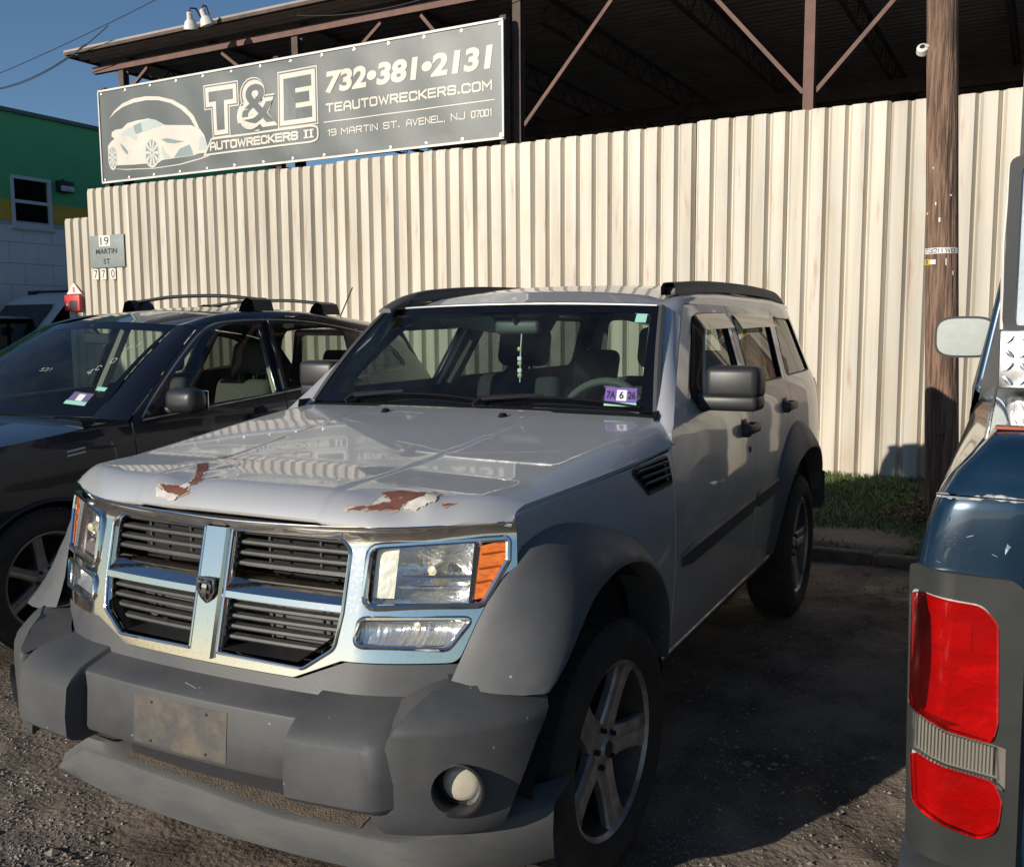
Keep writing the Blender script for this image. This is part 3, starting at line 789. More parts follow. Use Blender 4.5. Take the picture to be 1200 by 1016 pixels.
def wrap(z0, z1, a0, a1, name, mtl, lift=.004, zoff=0):
    r = .121-.0045*z0+lift; n = 14
    g = G().loft([[pole_c(z)+Vector((math.cos(a)*r, math.sin(a)*r, 0)) for a in [rad(a0+(a1-a0)*i/n) for i in range(n+1)]] for z in (z0, z1)])
    return g.build(name, mtl, pole, 60)
wrap(2.015, 2.057, 176, 338, 'number_strip', m_tag)
wrap(1.938, 1.977, 182, 228, 'yellow_tag', m_tagy); wrap(1.94, 1.974, 229, 252, 'tag_end', m_tag)
def wrap_put(a0, z0, r): return lambda u, v, l: pole_c(z0+v)+Vector((math.cos(rad(a0)+u/.13)*(r+l), math.sin(rad(a0)+u/.13)*(r+l), 0))
g = strip_mesh(G(), strokes('19320 WB', .27, .026, 0), .006, wrap_put(200, 2.023, .121-.0105+.005)); mk('strip_lettering', g.v, g.f, m_blk, pole, 0)
g = strip_mesh(G(), strokes('018', .07, .024, 0), .006, wrap_put(188, 1.946, .121-.01+.005)); mk('tag_lettering', g.v, g.f, m_blk, pole, 0)
G().lathe([(0, -.07), (.03, -.068), (.045, -.05), (.04, -.01), (.02, 0)], 14, Matrix.Translation((-.26, -.06, 3.49)) @ Matrix.Rotation(rad(60), 4, 'X')).build('round_fixture', m_lamp, pole)
G().tube([(-.24, -.06, 3.49), (-.16, -.03, 3.49)], .012, 6).build('fixture_arm', m_lamp, pole)
for k, (z, a, h) in enumerate(((2.36, 250, .022), (2.24, 262, .03), (2.30, 212, .014), (1.93, 285, .05), (1.86, 310, .03), (2.42, 300, .012), (2.62, 240, .012), (1.95, 190, .02))):
    wrap(z, z+h, a, a+4+2*(k % 3), 'paper_scrap', m_tag, .0045)
g = G().lathe([(0, .012), (.028, .01), (.03, 0)], 12, Matrix.Translation((-.03, -.131, .73)) @ Matrix.Rotation(rad(90), 4, 'X')); g.build('washer', mat('rusty_washer', (.16, .08, .05), .8), pole)

# ---------------- address board, house number, fire sign on the fence
m_board = mat('board_grey', (.20, .235, .225), .6, var=(5, .35, .7), col2=(.26, .29, .28))
ad = empty('address_board', (-10.12, FY(-10.12)-.078, 2.43), math.atan(-.03), 'grey address board lettered 19 MARTIN ST on the fence', 'sign')
G().rbox(0, .72, 0, .012, 0, .46, .004).build('board', m_board, ad)
m_plate = mat('number_plate_white', (.70, .68, .62), .6)
G().box(.20, .44, -.003, -.001, .30, .455).build('number_plate', m_plate, ad)
v, f = font_mesh('19', .115, .175, .0, 0, lambda a, b, l: (.235+a, -.0045, .318+b)); mk('lettering', v, f, m_blk, ad, 0)
v, f = font_mesh('MARTIN', .072, .45, .02, 0, lambda a, b, l: (.125+a, -.0025, .195+b)); mk('lettering', v, f, m_blk, ad, 0)
v, f = font_mesh('ST', .075, .14, .02, 0, lambda a, b, l: (.28+a, -.0025, .05+b)); mk('lettering', v, f, m_blk, ad, 0)
for k, (ch, x) in enumerate((('7', -10.085), ('7', -9.92), ('0', -9.72))):
    t = empty('number_sticker', (x, FY(x)-.072, 2.265), math.atan(-.03), ('first' if k == 0 else 'second')+' white sticker numeral 7 under the address board' if ch == '7' else 'white sticker numeral 0 under the address board', 'sticker', 'house number stickers')
    G().box(0, .11, 0, .003, 0, .15).build('backing', m_plate, t)
    v, f = font_mesh(ch, .115, .07, 0, 0, lambda a, b, l: (.02+a, -.002, .018+b)); mk('numeral', v, f, m_blk, t, 0)
m_red = mat('sign_red', (.55, .03, .035), .5)
fs = empty('fire_sign', (-10.70, FY(-10.7)-.070, 1.88), math.atan(-.03), 'small white triangle sign with red letter above a red box at the fence end', 'sign')
G().prism([(0, .19), (.34, .19), (.175, .35)], -.006, .004).build('triangle', m_plate, fs)
v, f = font_mesh('R', .085, .06, .02, 0, lambda a, b, l: (.148+a, -.008, .205+b)); mk('lettering', v, f, m_red, fs, 0)
G().rbox(0, .335, -.05, .004, -.06, .175, .01).build('red_box', m_red, fs)
G().rbox(.12, .28, -.056, -.05, -.05, .09, .02).build('box_opening', m_blk, fs); G().lathe([(0, .004), (.02, 0)], 10, Matrix.Translation((.06, -.052, .03)) @ Matrix.Rotation(rad(90), 4, 'X')).build('lock', m_lamp, fs)

# ---------------- painted block building at the left
m_green = mat('paint_green', (.11, .46, .18), .7, var=(1.5, .35, .7), col2=(.09, .40, .155), bump=(30, .2, .004))
m_yellow = mat('paint_yellow', (.70, .46, .05), .7, var=(2, .3, .7), col2=(.45, .29, .03))
m_block = mat('paint_white_block', (.82, .81, .79), .8, var=(1.4, .35, .72), col2=(.68, .67, .66))
BXW = -15.2
bld = empty('painted_building', (BXW, 10, 0), label='block building painted green over yellow and white beyond the fence end', cat='building')
def wall(name, y0, y1, z0, z1, mtl, t=0): return G().box(-8, t, y0-10, y1-10, z0, z1).build(name, mtl, bld)
zz = [0, 3.62, 4.0, 5.63]
wy0, wy1, wz0, wz1 = 9.85, 10.72, 3.52, 4.47            # window opening
# walls built round the window opening
for nme, y0, y1, z0, z1, mtl in (('green_wall', -6, wy0, zz[2], zz[3], m_green), ('green_wall', wy1, 22, zz[2], zz[3], m_green), ('green_wall', wy0, wy1, wz1, zz[3], m_green),
    ('yellow_band', -6, wy0, zz[1], zz[2], m_yellow), ('yellow_band', wy1, 22, zz[1], zz[2], m_yellow)): wall(nme, y0, y1, z0, z1, mtl)
# white block courses below
for r in range(9):
    for c in range(30):
        y0 = 2.0+c*.62+(.31 if r % 2 else 0); z0 = r*.402
        y1 = y0+.608; z1 = z0+.39
        if z1 > wz0 and y1 > wy0 and y0 < wy1: z1 = min(z1, wz0)
        if r == 0 and c == 0: pass
        o = G().box(-.2, .004*rnd.random(), y0-10, y1-10, z0, z1).build('block', m_block, bld)
G().box(-8, -.012, -16, 12, 0, 3.62).build('mortar_wall', mat('mortar', (.45, .46, .47), .9), bld)
G().box(-8.1, .06, -16.1, 12.1, 5.63, 5.70).build('roof_cap', mat('roof_cap', (.10, .12, .12), .6), bld)
m_frame = mat('window_frame_white', (.62, .63, .64), .5); m_pane = glass('house_glass', (.10, .12, .14), .03, .02)
wn = G().box(-.08, .03, wy0-10, wy0-10+.06, wz0, wz1).box(-.08, .03, wy1-10-.06, wy1-10, wz0, wz1).box(-.08, .03, wy0-10+.06, wy1-10-.06, wz1-.06, wz1).box(-.08, .03, wy0-10+.06, wy1-10-.06, wz0, wz0+.06).box(-.05, .02, wy0-10+.06, wy1-10-.06, 3.96, 4.02).build('window', m_frame, bld)
for z0, z1 in ((wz0+.06, 3.96), (4.02, wz1-.06)): G().box(-.04, -.034, wy0-10+.06, wy1-10-.06, z0, z1).build('pane', m_pane, wn)
G().box(-.30, -.25, wy0-10, wy1-10, wz0, wz1).build('window_blind', mat('blind', (.10, .10, .11), .8), bld)
G().box(-.08, .06, wy0-10-.04, wy1-10+.04, wz0-.06, wz0).build('window_sill', m_frame, bld)
wl = empty('wall_lamp', (BXW+.01, 11.0, 4.36), label='black wall pack lamp on the green wall beside the window', cat='lamp')
G().rbox(0, .14, -.17, .17, -.10, .12, .02).build('housing', m_blk, wl); G().rbox(.10, .17, -.15, .15, -.09, .02, .02).build('lens', m_lens, wl)
G().tube([(.03, 0, .12), (.03, 0, .17)], .02, 8).build('sensor', m_blk, wl)
# ================================================================== THE SILVER SUV (stands at the origin, nose towards -Y)
m_paint = mat('silver_paint', (.60, .595, .585), .40, metal=.55, coat=.8, coat_r=.03, var=(2.2, .4, .75), col2=(.50, .495, .485), rvar=.10, speck=(30, .06, (.78, .78, .76), .88))
m_plast = mat('grey_plastic', (.050, .052, .056), .42, var=(4, .36, .72), col2=(.074, .074, .073), rvar=.16, bump=(420, .3, .0015), speck=(24, .075, (.20, .20, .195), .80))
m_flare = mat('faded_plastic', (.078, .080, .084), .46, var=(5, .36, .70), col2=(.108, .108, .106), rvar=.15, bump=(420, .3, .0015), speck=(24, .08, (.28, .28, .27), .78))
m_plastd = mat('dark_plastic', (.020, .020, .022), .42, bump=(160, .08, .002))
m_chrome = mat('chrome', (.80, .76, .71), .07, metal=1, var=(110, .52, .80), col2=(.64, .63, .62), rvar=.10)
m_black = mat('black_trim', (.010, .010, .011), .5, spec=.3)
m_frit = mat('glass_border', (.004, .004, .005), .04)
m_void = mat('dark_cavity', (.010, .010, .010), .9)
m_rubber = mat('tyre_rubber', (.018, .017, .016), .85, var=(9, .35, .7), col2=(.040, .034, .028))
m_wheel = mat('wheel_alloy', (.52, .51, .50), .38, metal=.7, var=(7, .38, .68), col2=(.17, .15, .13), rvar=.2)
m_alloy = mat('alloy', (.52, .53, .54), .30, metal=.85, var=(7, .4, .72), col2=(.22, .20, .17), rvar=.3)
m_glass = glass('windscreen_glass', (.66, .79, .74), .01, .013)
m_tint = glass('side_glass', (.17, .18, .18), .01, .02)
m_tintf = glass('front_door_glass', (.52, .57, .53), .01, .02)
m_int = mat('interior_dark', (.022, .022, .023), .8); m_seat = mat('seat_cloth', (.032, .032, .034), .9, bump=(150, .3, .003)); m_intg = mat('interior_grey', (.07, .075, .072), .75)
suv = empty('suv', (0, 0, 0), label='silver grey boxy SUV with rust patches on its hood parked nose out', cat='suv')

def sm_interp(t, X, Y):
    r = 0
    for d in (-.03, -.015, 0, .015, .03): r += float(np.interp(t+d, X, Y))
    return r/5
_sz = [.30, .42, .55, .75, .95, 1.10, 1.20, 1.26, 1.31, 1.50, 1.68, 1.76]
_sx = [.790, .835, .860, .873, .870, .860, .845, .824, .796, .722, .652, .590]
def SX(y, z):
    x = sm_interp(z, _sz, _sx)
    if y < .55: x -= .085*((.55-y)/.98)**1.5
    if y > 3.0: x -= .07*((y-3.0)/.7)**2
    return x
def side(s): return lambda y, z: (s*SX(y, z), y, z)
def zgap(y): return 1.108+.05*(y+.45)/1.1
_hy = [-.66, -.56, -.45, -.25, 0, .3, .55, .75]; _hz = [1.146, 1.154, 1.161, 1.168, 1.195, 1.228, 1.252, 1.268]
def F(x, z):                                            # front face of the car, used by hood edge, grille and lamps
    x = abs(x); return -.634-(1.05-z)*.242+.12*x*x+.6*max(0, x-.45)**1.5
def yfront(x): return F(min(abs(x), .8), 1.075)-.010
def dent(x, y):
    d = -.014*math.exp(-((x+.19)/.07)**2-((y+.545)/.06)**2) - .008*math.exp(-((x+.25)/.05)**2-((y+.43)/.06)**2)
    d += -.013*math.exp(-((x-.48)/.08)**2-((y+.545)/.04)**2) + .007*math.exp(-((x-.575)/.035)**2-((y+.52)/.03)**2)
    return d
def HZ(x, y):
    W = SX(y, 1.14); ax = abs(x); zc = sm_interp(y, _hy, _hz)
    z = zc-.016*(ax/W)**2
    cr = .315+.06*smooth(-.5, .6, y)
    z -= .0040*smooth(cr-.009, cr+.011, ax)                # edge of the raised centre
    t = max(0, (ax/W-.875)/.125)
    z -= (zc-.025-(zgap(y)+.004))*min(1, t)**2.0
    d = y-yfront(x)
    if d < .09: z -= .060*((.09-d)/.09)**2*(1-.40*smooth(.60, .77, ax))
    return z+dent(x, y)
hw = lambda y: SX(y, 1.14)-.001
fr = [(x, yfront(x)) for x in np.linspace(-.775, .775, 41)]
hood_loop = fr+[(hw(y), y) for y in np.linspace(-.42, .60, 16)]+[(.78, .66), (.60, .665), (0, .635), (-.60, .665), (-.78, .66)]+[(-hw(y), y) for y in np.linspace(.60, -.42, 16)]
hood = panel('hood', [hood_loop], lambda x, y: (x, y, HZ(x, y)), (0, -.2, 1), m_paint, suv, .014, .022)
# paint torn off at two spots of the front edge: bare rusty primer and curled white paint
m_rust = mat('rust_primer', (.17, .062, .042), .85, var=(22, .35, .7), col2=(.10, .035, .026), bump=(70, .5, .004))
m_flake = mat('paint_flake', (.47, .43, .37), .6, var=(22, .40, .62), col2=(.58, .56, .53), bump=(40, .5, .006))
HS = lambda x, y: (x, y, HZ(x, y))
def jag(poly, a, n=3, seed=1):
    r = random.Random(seed); out = []
    for i in range(len(poly)):
        p, q = Vector(poly[i]), Vector(poly[(i+1) % len(poly)])
        for k in range(n):
            out.append(tuple(p.lerp(q, k/n)+(Vector((r.uniform(-a, a), r.uniform(-a, a))) if k else Vector((0, 0)))))
    return out
for mt_, poly, am_, nn, sd_, lf, dp_ in (
    (m_rust, [(-.311, -.39), (-.295, -.369), (-.237, -.423), (-.185, -.492), (-.134, -.549), (-.142, -.57), (-.174, -.567), (-.171, -.545), (-.217, -.485)], .006, 4, 1, .0022, 0),
    (m_rust, [(-.264, -.575), (-.207, -.570), (-.161, -.575), (-.138, -.592), (-.166, -.602), (-.192, -.597), (-.219, -.596)], .004, 3, 2, .0024, 0),
    (m_flake, [(-.268, -.582), (-.217, -.594), (-.165, -.600), (-.170, -.612), (-.245, -.606)], .004, 3, 3, .004, .003),
    (m_flake, [(-.174, -.560), (-.150, -.568), (-.160, -.580), (-.185, -.576)], .004, 3, 13, .004, .003),
    (MATS.get('peel_tan') or mat('peel_tan', (.35, .25, .16), .8), [(-.377, -.258), (-.34, -.229), (-.309, -.245), (-.322, -.282)], .006, 3, 8, .0022, 0),
    (m_rust, [(.375, -.566), (.442, -.540), (.479, -.506), (.43, -.478), (.473, -.451), (.545, -.447), (.56, -.48), (.523, -.499), (.512, -.527), (.464, -.546)], .007, 4, 4, .0022, 0),
    (m_flake, [(.533, -.499), (.562, -.480), (.560, -.466), (.586, -.468), (.594, -.480), (.578, -.502), (.552, -.516), (.522, -.522)], .005, 4, 5, .0035, .003),
    (m_flake, [(.444, -.499), (.478, -.505), (.445, -.537)], .004, 3, 6, .004, .003),
    (m_rust, [(.561, -.452), (.588, -.458), (.585, -.468)], .003, 2, 7, .007, 0),
    (m_rust, [(.612, -.480), (.636, -.466), (.621, -.481)], .003, 2, 9, .003, 0)):
    poly = [(x, y-(.030 if x > 0 else .014)*smooth(-.30, -.42, y) if False else y-(.030 if x > 0 else .014)*(1-smooth(-.45, -.30, y))) for x, y in poly]
    if mt_ is m_rust: panel('bare_edge', [jag(offset_poly(poly, -.006 if sum(poly[i][0]*poly[(i+1) % len(poly)][1]-poly[(i+1) % len(poly)][0]*poly[i][1] for i in range(len(poly))) > 99 else .0035), am_*.8, nn+2, sd_+30)], HS, (0, 0, 1), mat('bare_primer', (.44, .39, .32), .7, var=(30, .4, .6), col2=(.28, .18, .12)), hood, .03, 0, .0010+.00015*sd_)
    panel('rust_patch' if mt_ is m_rust else 'paint_flake', [jag(poly, am_*.6, nn+2, sd_)], HS, (0, 0, 1), mt_, hood, .03, dp_, lf)
# long pale scratches across the clear coat
m_scr = mat('scratch', (.60, .55, .46), .7)
for pts in ([(.10, .05), (.22, .01), (.34, -.03), (.50, .02), (.66, .09)], [(.34, -.03), (.345, -.09), (.33, -.15), (.20, -.12), (.05, -.04)], [(-.30, -.1), (-.22, -.13), (-.1, -.15)]):
    c = curve([(x, y, 0) for x, y in pts], 40); r = random.Random(5)
    a = [(p.x+r.uniform(-.003, .003), p.y+.0020) for p in c]; b = [(p.x+r.uniform(-.003, .003), p.y-.0020) for p in c][::-1]
    panel('scratch', [a+b], HS, (0, 0, 1), m_scr, hood, .3, 0, .0012)
for x in (-.25, .25):
    G().lathe([(.0, .014), (.010, .012), (.014, .004), (.016, 0)], 12, Matrix.Translation((x, .50, HZ(x, .50))) @ Matrix.Scale(1.5, 4, (0, 1, 0))).build('washer_nozzle', m_black, hood)

# ---- body sides, mirrored
ARCH = lambda cy, r, a0, a1, n=22: arc(cy, .37, r, a0, a1, n)
for s in (1, -1):
    S = side(s); out = (s, 0, .15)
    vent = [(.205, 1.128), (.50, 1.136), (.53, 1.045), (.325, 1.040)]
    fl = [(-.435, 1.100)]+[(y, zgap(y)-.006) for y in np.linspace(-.40, .555, 10)]+[(.556, .45), (.53, .45)]+ARCH(0, .535, 9, 138)+[(-.435, .75)]
    fen = panel('fender', [fl, fillet(vent, .012, 3)[::-1]], S, out, m_paint, suv, .05, .014)
    # vent behind the wheel: dark box with four bright-edged slats
    G().prism(offset_poly(vent, .01), s*(SX(.4, 1.09)-.045), s*(SX(.4, 1.09)-.05), 'yz').build('vent_back', m_black, fen)
    rim_ = [Vector(S(*p))+Vector((s*.001, 0, 0)) for p in fillet(vent, .012, 3)]
    G().tube(rim_, .0055, 6, closed=True).build('vent_surround', m_plastd, fen)
    for k in range(4):
        z = 1.117-.022*k; y0 = .232+.028*k; y1 = .506+.006*k
        G().tube([S(y0, z), S((y0+y1)/2, z+.001), S(y1, z+.002)], .0075, 6, squash=(.6, 1.3)).build('vent_slat', m_plastd, fen)
        if k < 3: G().tube([Vector(S(y0+.02, z+.004))+Vector((s*.006, 0, 0)), Vector(S(y1-.01, z+.006))+Vector((s*.006, 0, 0))], .0022, 5).build('slat_edge', m_alloy, fen)
    fd = [(.564, .455), (.564, 1.150), (.60, 1.205), (.70, 1.262), (1.20, 1.600), (1.29, 1.645), (1.918, 1.658), (1.787, 1.28), (1.722, 1.2), (1.70, .455)]
    fdw = fillet([(.915, 1.292), (1.335, 1.592), (1.42, 1.607), (1.848, 1.612), (1.728, 1.292)], [.03, .03, .03, .02, .02], 4)
    d1 = panel('front_door', [fillet(fd, [.01, .02, .02, .03, .04, .04, .01, .02, .02, .01], 4), fdw[::-1]], S, out, m_paint, suv, .05, .014)
    panel('door_glass', [offset_poly(fdw, -.002) if False else fdw], S, out, m_tintf, d1, .06, 0, -.012)
    rd = [(1.708, .455), (1.729, 1.197), (1.795, 1.278), (1.926, 1.656), (2.835, 1.656), (2.60, 1.278), (2.572, 1.15), (2.56, .935)]+ARCH(2.763, .60, 112, 171, 10)+[(2.168, .455)]
    rdw = fillet([(1.875, 1.292), (1.992, 1.602), (2.735, 1.608), (2.53, 1.292)], .02, 4)
    d2 = panel('rear_door', [rd, rdw[::-1]], S, out, m_paint, suv, .05, .014)
    panel('door_glass', [rdw], S, out, m_tint, d2, .06, 0, -.012)
    qp = [(2.608, 1.278), (2.843, 1.656), (3.48, 1.645), (3.58, 1.30), (3.60, .66), (3.36, .62)]+ARCH(2.763, .60, 24, 109, 16)+[(2.568, .937), (2.580, 1.15)]
    qw = fillet([(2.668, 1.295), (2.865, 1.602), (3.36, 1.595), (3.43, 1.295)], [.02, .02, .05, .05], 4)
    q = panel('quarter_panel', [qp, qw[::-1]], S, out, m_paint, suv, .05, .014)
    panel('quarter_glass', [qw], S, out, m_tint, q, .06, 0, -.010)
    # window seals, black
    for nm, lp, par in (('window_seal', fdw, d1), ('window_seal', rdw, d2), ('window_seal', qw, q)):
        G().tube([Vector(S(*p))-Vector((s*.006, 0, 0)) for p in lp], .008, 6, closed=True).build(nm, m_black, par)
    # smoked rain guards along the tops of the door windows
    m_vis = mat('smoked_visor', (.014, .013, .012), .12, coat=.5)
    v1 = curve([(.935, 1.285, 0), (1.10, 1.41, 0), (1.32, 1.575, 0), (1.42, 1.598, 0), (1.62, 1.603, 0), (1.845, 1.606, 0)], 30)
    rows = []
    for i, p in enumerate(v1):
        a = min(1, i/8); dy, dz = (.050, -.030) if i < 14 else (.010, -.052)
        t = smooth(11, 17, i); dy, dz = .055*(1-t)+.004*t, -.022*(1-t)-.055*t
        rows.append([(s*(SX(p.x, p.y)+.003), p.x-.014*(1-t), p.y+.010), (s*(SX(p.x, p.y)+.028), p.x+dy*.4, p.y+dz*.4), (s*(SX(p.x+dy, p.y+dz)+.030), p.x+dy, p.y+dz)])
    G().loft(rows).loft([[Vector(a)-Vector((s*.004, 0, 0)) for a in r] for r in rows], flip=True).build('window_visor', m_vis, d1, 50)
    v2 = curve([(1.985, 1.600, 0), (2.3, 1.605, 0), (2.72, 1.606, 0)], 14)
    rows = [[(s*(SX(p.x, p.y)+.003), p.x, p.y+.010), (s*(SX(p.x, p.y)+.028), p.x, p.y-.02), (s*(SX(p.x, p.y-.055)+.030), p.x, p.y-.055)] for p in v2]
    G().loft(rows).loft([[Vector(a)-Vector((s*.004, 0, 0)) for a in r] for r in rows], flip=True, capends=False).build('window_visor', m_vis, d2, 50)
    # door handles: round cup behind a pull bar
    for (y, z, par) in ((1.585, 1.123, d1), (2.43, 1.157, d2)):
        x = SX(y, z)
        h = G().rbox(s*(x+.032)-.010, s*(x+.032)+.010, y-.085, y+.095, z-.020, z+.020, .009).rbox(s*(x+.012)-.024, s*(x+.012)+.024, y-.085, y-.045, z-.030, z+.026, .012).rbox(s*(x+.012)-.024, s*(x+.012)+.024, y+.055, y+.092, z-.022, z+.022, .010).build('door_handle', m_plastd, par)
        G().lathe([(.0, .003), (.045, .003), (.050, 0)], 18, Matrix.Translation((s*x, y-.03, z-.004)) @ Matrix.Rotation(s*rad(90), 4, 'Y')).build('handle_cup', m_black, par)
    G().lathe([(.0, .006), (.012, .005), (.014, 0)], 12, Matrix.Translation((s*SX(1.62, 1.03), 1.62, 1.03)) @ Matrix.Rotation(s*rad(90), 4, 'Y')).build('key_lock', m_plastd, d1)
    # rub strips
    for y0, y1, z0, z1, par in ((.625, 1.690, .762, .790, d1), (1.720, 2.175, .791, .803, d2)):
        rows = []
        for k in range(13):
            t = k/12; y = y0+(y1-y0)*t; z = z0+(z1-z0)*t; e = .6 if k in (0, 12) else 1
            rows.append([(s*(SX(y, z+a)+b*e), y, z+a*e) for a, b in ((-.036, -.003), (-.030, .014), (.024, .016), (.034, .006), (.036, -.003))])
        G().loft(rows, capends=True).build('rub_strip', m_plast, par, 30)
    # sill with bright lower line
    rows = [[(s*(SX(y, .45)-.004), y, .448), (s*(SX(y, .45)-.002), y, .42), (s*.80, y, .375), (s*.72, y, .35)] for y in np.linspace(.44, 2.20, 12)]
    G().loft(rows).build('sill', m_plastd, suv, 30)
    G().tube([(s*(SX(.5, .44)+.001), .50, .442), (s*(SX(1.3, .44)+.001), 1.3, .442), (s*(SX(2.15, .44)+.001), 2.16, .442)], .0075, 6).build('sill_trim', m_alloy, suv)
    # flares
    def flare(nm, O, L, xl, n=30):
        oc = curve([(SX(y, z)+.004 if x is None else x, y, z) for x, y, z in O], n); lc = curve(L, n)
        rows = []
        for i in range(n):
            o_, l_ = oc[i], lc[i]; d = l_-o_
            wf = max(0, 1-i/9)*.022 if l_.y < 1 else 0
            def at(t, x): p = o_+d*t; return Vector((s*x, p.y-wf*math.sin(math.pi*min(1, max(0, t))), p.z))
            wx = l_.x
            rows.append([at(-.015, o_.x-.012), at(0, o_.x), at(.07, o_.x+(wx-o_.x)*.16), at(.34, o_.x+(wx-o_.x)*.52), at(.60, o_.x+(wx-o_.x)*.79), at(.84, o_.x+(wx-o_.x)*.965), at(.96, wx), at(1.0, wx-.007), at(1.04, wx-.05), at(1.04, wx-.14)])
        return G().loft(rows).build(nm, m_flare, suv, 50)
    flare('fender_flare', [(.703, -.622, .716), (.722, -.568, .80), (.752, -.520, .895), (.790, -.455, .985), (.800, -.38, 1.028), (None, -.20, 1.042), (None, .09, .968), (None, .32, .842), (None, .46, .68), (None, .52, .47)],
          [(.912, -.525, .708), (.918, -.472, .733), (.922, -.415, .772), (.922, -.335, .826), (.920, -.235, .874), (.920, -.05, .900), (.918, .15, .862), (.914, .31, .760), (.902, .41, .63), (.880, .465, .47)], .92)
    flare('fender_flare', [(None, 2.02, .47), (None, 2.08, .716), (None, 2.233, .90), (None, 2.48, 1.035), (None, 2.73, 1.055), (None, 2.98, .985), (None, 3.20, .83), (None, 3.32, .62)],
          [(.875, 2.10, .47), (.915, 2.17, .700), (.930, 2.31, .835), (.932, 2.52, .895), (.932, 2.763, .91), (.930, 3.02, .86), (.915, 3.19, .73), (.88, 3.27, .60)], .92)
    # black wheel-house liners
    for cy in (0, 2.763):
        rows = [[(s*x, cy+r*math.cos(rad(a)), .37+r*math.sin(rad(a))) for a in np.linspace(-8, 188, 24)] for x, r in ((.85, .50), (.45, .50))]
        G().loft(rows).build('wheel_liner', m_void, suv, 60)
        G().prism([(cy-.5, .30), (cy+.5, .30), (cy+.45, .6), (cy+.3, .80), (cy, .88), (cy-.3, .80), (cy-.45, .6)], s*.44, s*.45, 'yz').build('wheel_liner', m_void, suv)
    # mirrors
    mb = G().rbox(.845, 1.046, .955, 1.10, 1.292, 1.414, .028, seg=3).build('wing_mirror', m_plastd, suv, 40)
    G().rbox(.812, 1.043, .96, 1.095, 1.250, 1.312, .020, seg=3).build('mirror_base', m_plastd, mb, 40)
    G().rbox(.77, .86, .97, 1.08, 1.244, 1.275, .012).build('mirror_arm', m_plastd, mb)
    G().rbox(.86, 1.032, 1.097, 1.103, 1.307, 1.400, .003).build('mirror_glass', mat('mirror_silver', (.85, .87, .88), .03, metal=1), mb)
    if s < 0:
        for o_ in [mb]+list(mb.children): o_.data.transform(Matrix.Scale(-1, 4, (1, 0, 0))); o_.data.flip_normals()
    # A-pillar and roof-side strip
    ws = [Vector((s*x, y, z)) for x, y, z in ((.772, .655, 1.225), (.742, .700, 1.262), (.686, .895, 1.450), (.632, 1.088, 1.640))]
    pr = [Vector(S(*p)) for p in ((.556, 1.158), (.68, 1.258), (.93, 1.425), (1.185, 1.597))]
    W_, P_ = curve(ws, 14), curve(pr, 14)
    G().loft([[w_, w_.lerp(p_, .25)+Vector((s*.012, -.012, .004)), w_.lerp(p_, .6)+Vector((s*.016, -.012, .002)), p_] for w_, p_ in zip(W_, P_)]).build('a_pillar', m_paint, suv, 60)
    rows = []
    for y in np.linspace(1.09, 3.52, 26):
        ys_ = max(y, 1.13)+.07*smooth(1.4, 1.1, y) if y < 1.4 else y
        zt = 1.650 if y > 1.3 else 1.597+.053*smooth(1.09, 1.30, y)
        yy = y+.095*(1-smooth(1.09, 1.35, y))
        a = Vector(S(yy, zt)); b = None
        rz = sm_interp(y, [1.05, 1.09, 1.3, 1.6, 2.0, 3.0, 3.5, 3.6], [1.645, 1.655, 1.705, 1.738, 1.75, 1.745, 1.715, 1.70])-.035
        b = Vector((s*.585, y, rz))
        rows.append([a, a.lerp(b, .3)+Vector((s*.010, 0, .012)), a.lerp(b, .65)+Vector((s*.010, 0, .014)), b])
    G().loft(rows).build('roof_side', m_paint, suv, 60)

def RZS(x, y):
    z = sm_interp(y, [1.0, 1.07, 1.3, 1.6, 2.0, 3.0, 3.5, 3.6], [1.648, 1.658, 1.712, 1.745, 1.762, 1.757, 1.725, 1.705])
    return z-.040*(abs(x)/.585)**2.2-.010*smooth(.50, .53, abs(x))
def wst(x): return 1.052+.038*(x/.63)**2
panel('roof', [[(x, wst(x)+.012) for x in np.linspace(-.600, .600, 17)]+[(.585, 1.4), (.585, 3.54), (0, 3.57), (-.585, 3.54), (-.585, 1.4)]], lambda x, y: (x, y, RZS(x, y)), (0, 0, 1), m_paint, suv, .06, .012)
# windscreen: map (s,t)
def WS(a, t):
    xb, xt = .742*a, .632*a
    pb = Vector((xb, .655+.045*a*a, 1.268-.008*a*a)); pt = Vector((xt, wst(xt), 1.653-.014*a*a))
    p = pb.lerp(pt, t); bul = .018*4*t*(1-t)
    return p+Vector((0, -bul*.7, bul*.7))
sq = lambda a, t0, t1: fillet([(-a, t0), (a, t0), (a, t1), (-a, t1)], .03, 4)
wsn = panel('windscreen', [sq(1.0, 0.0, 1.0)], WS, (0, -.7, .7), m_glass, suv, .1, .004)
panel('windscreen_border', [sq(1.0, .0, 1.0), fillet([(-.935, .075), (.935, .075), (.955, .90), (-.955, .90)], .05, 5)[::-1]], WS, (0, -.7, .7), m_frit, wsn, .1, 0, .0012)
G().tube([WS(a, 1.003) for a in np.linspace(-.98, .98, 16)], .006, 6).build('windscreen_trim', m_alloy, wsn)
for s in (-1, 1): G().tube([WS(s*1.012, t) for t in np.linspace(.0, .99, 10)], .014, 6, squash=(.7, 1)).build('pillar_seal', mat('seal_grey', (.05, .05, .052), .6), wsn)
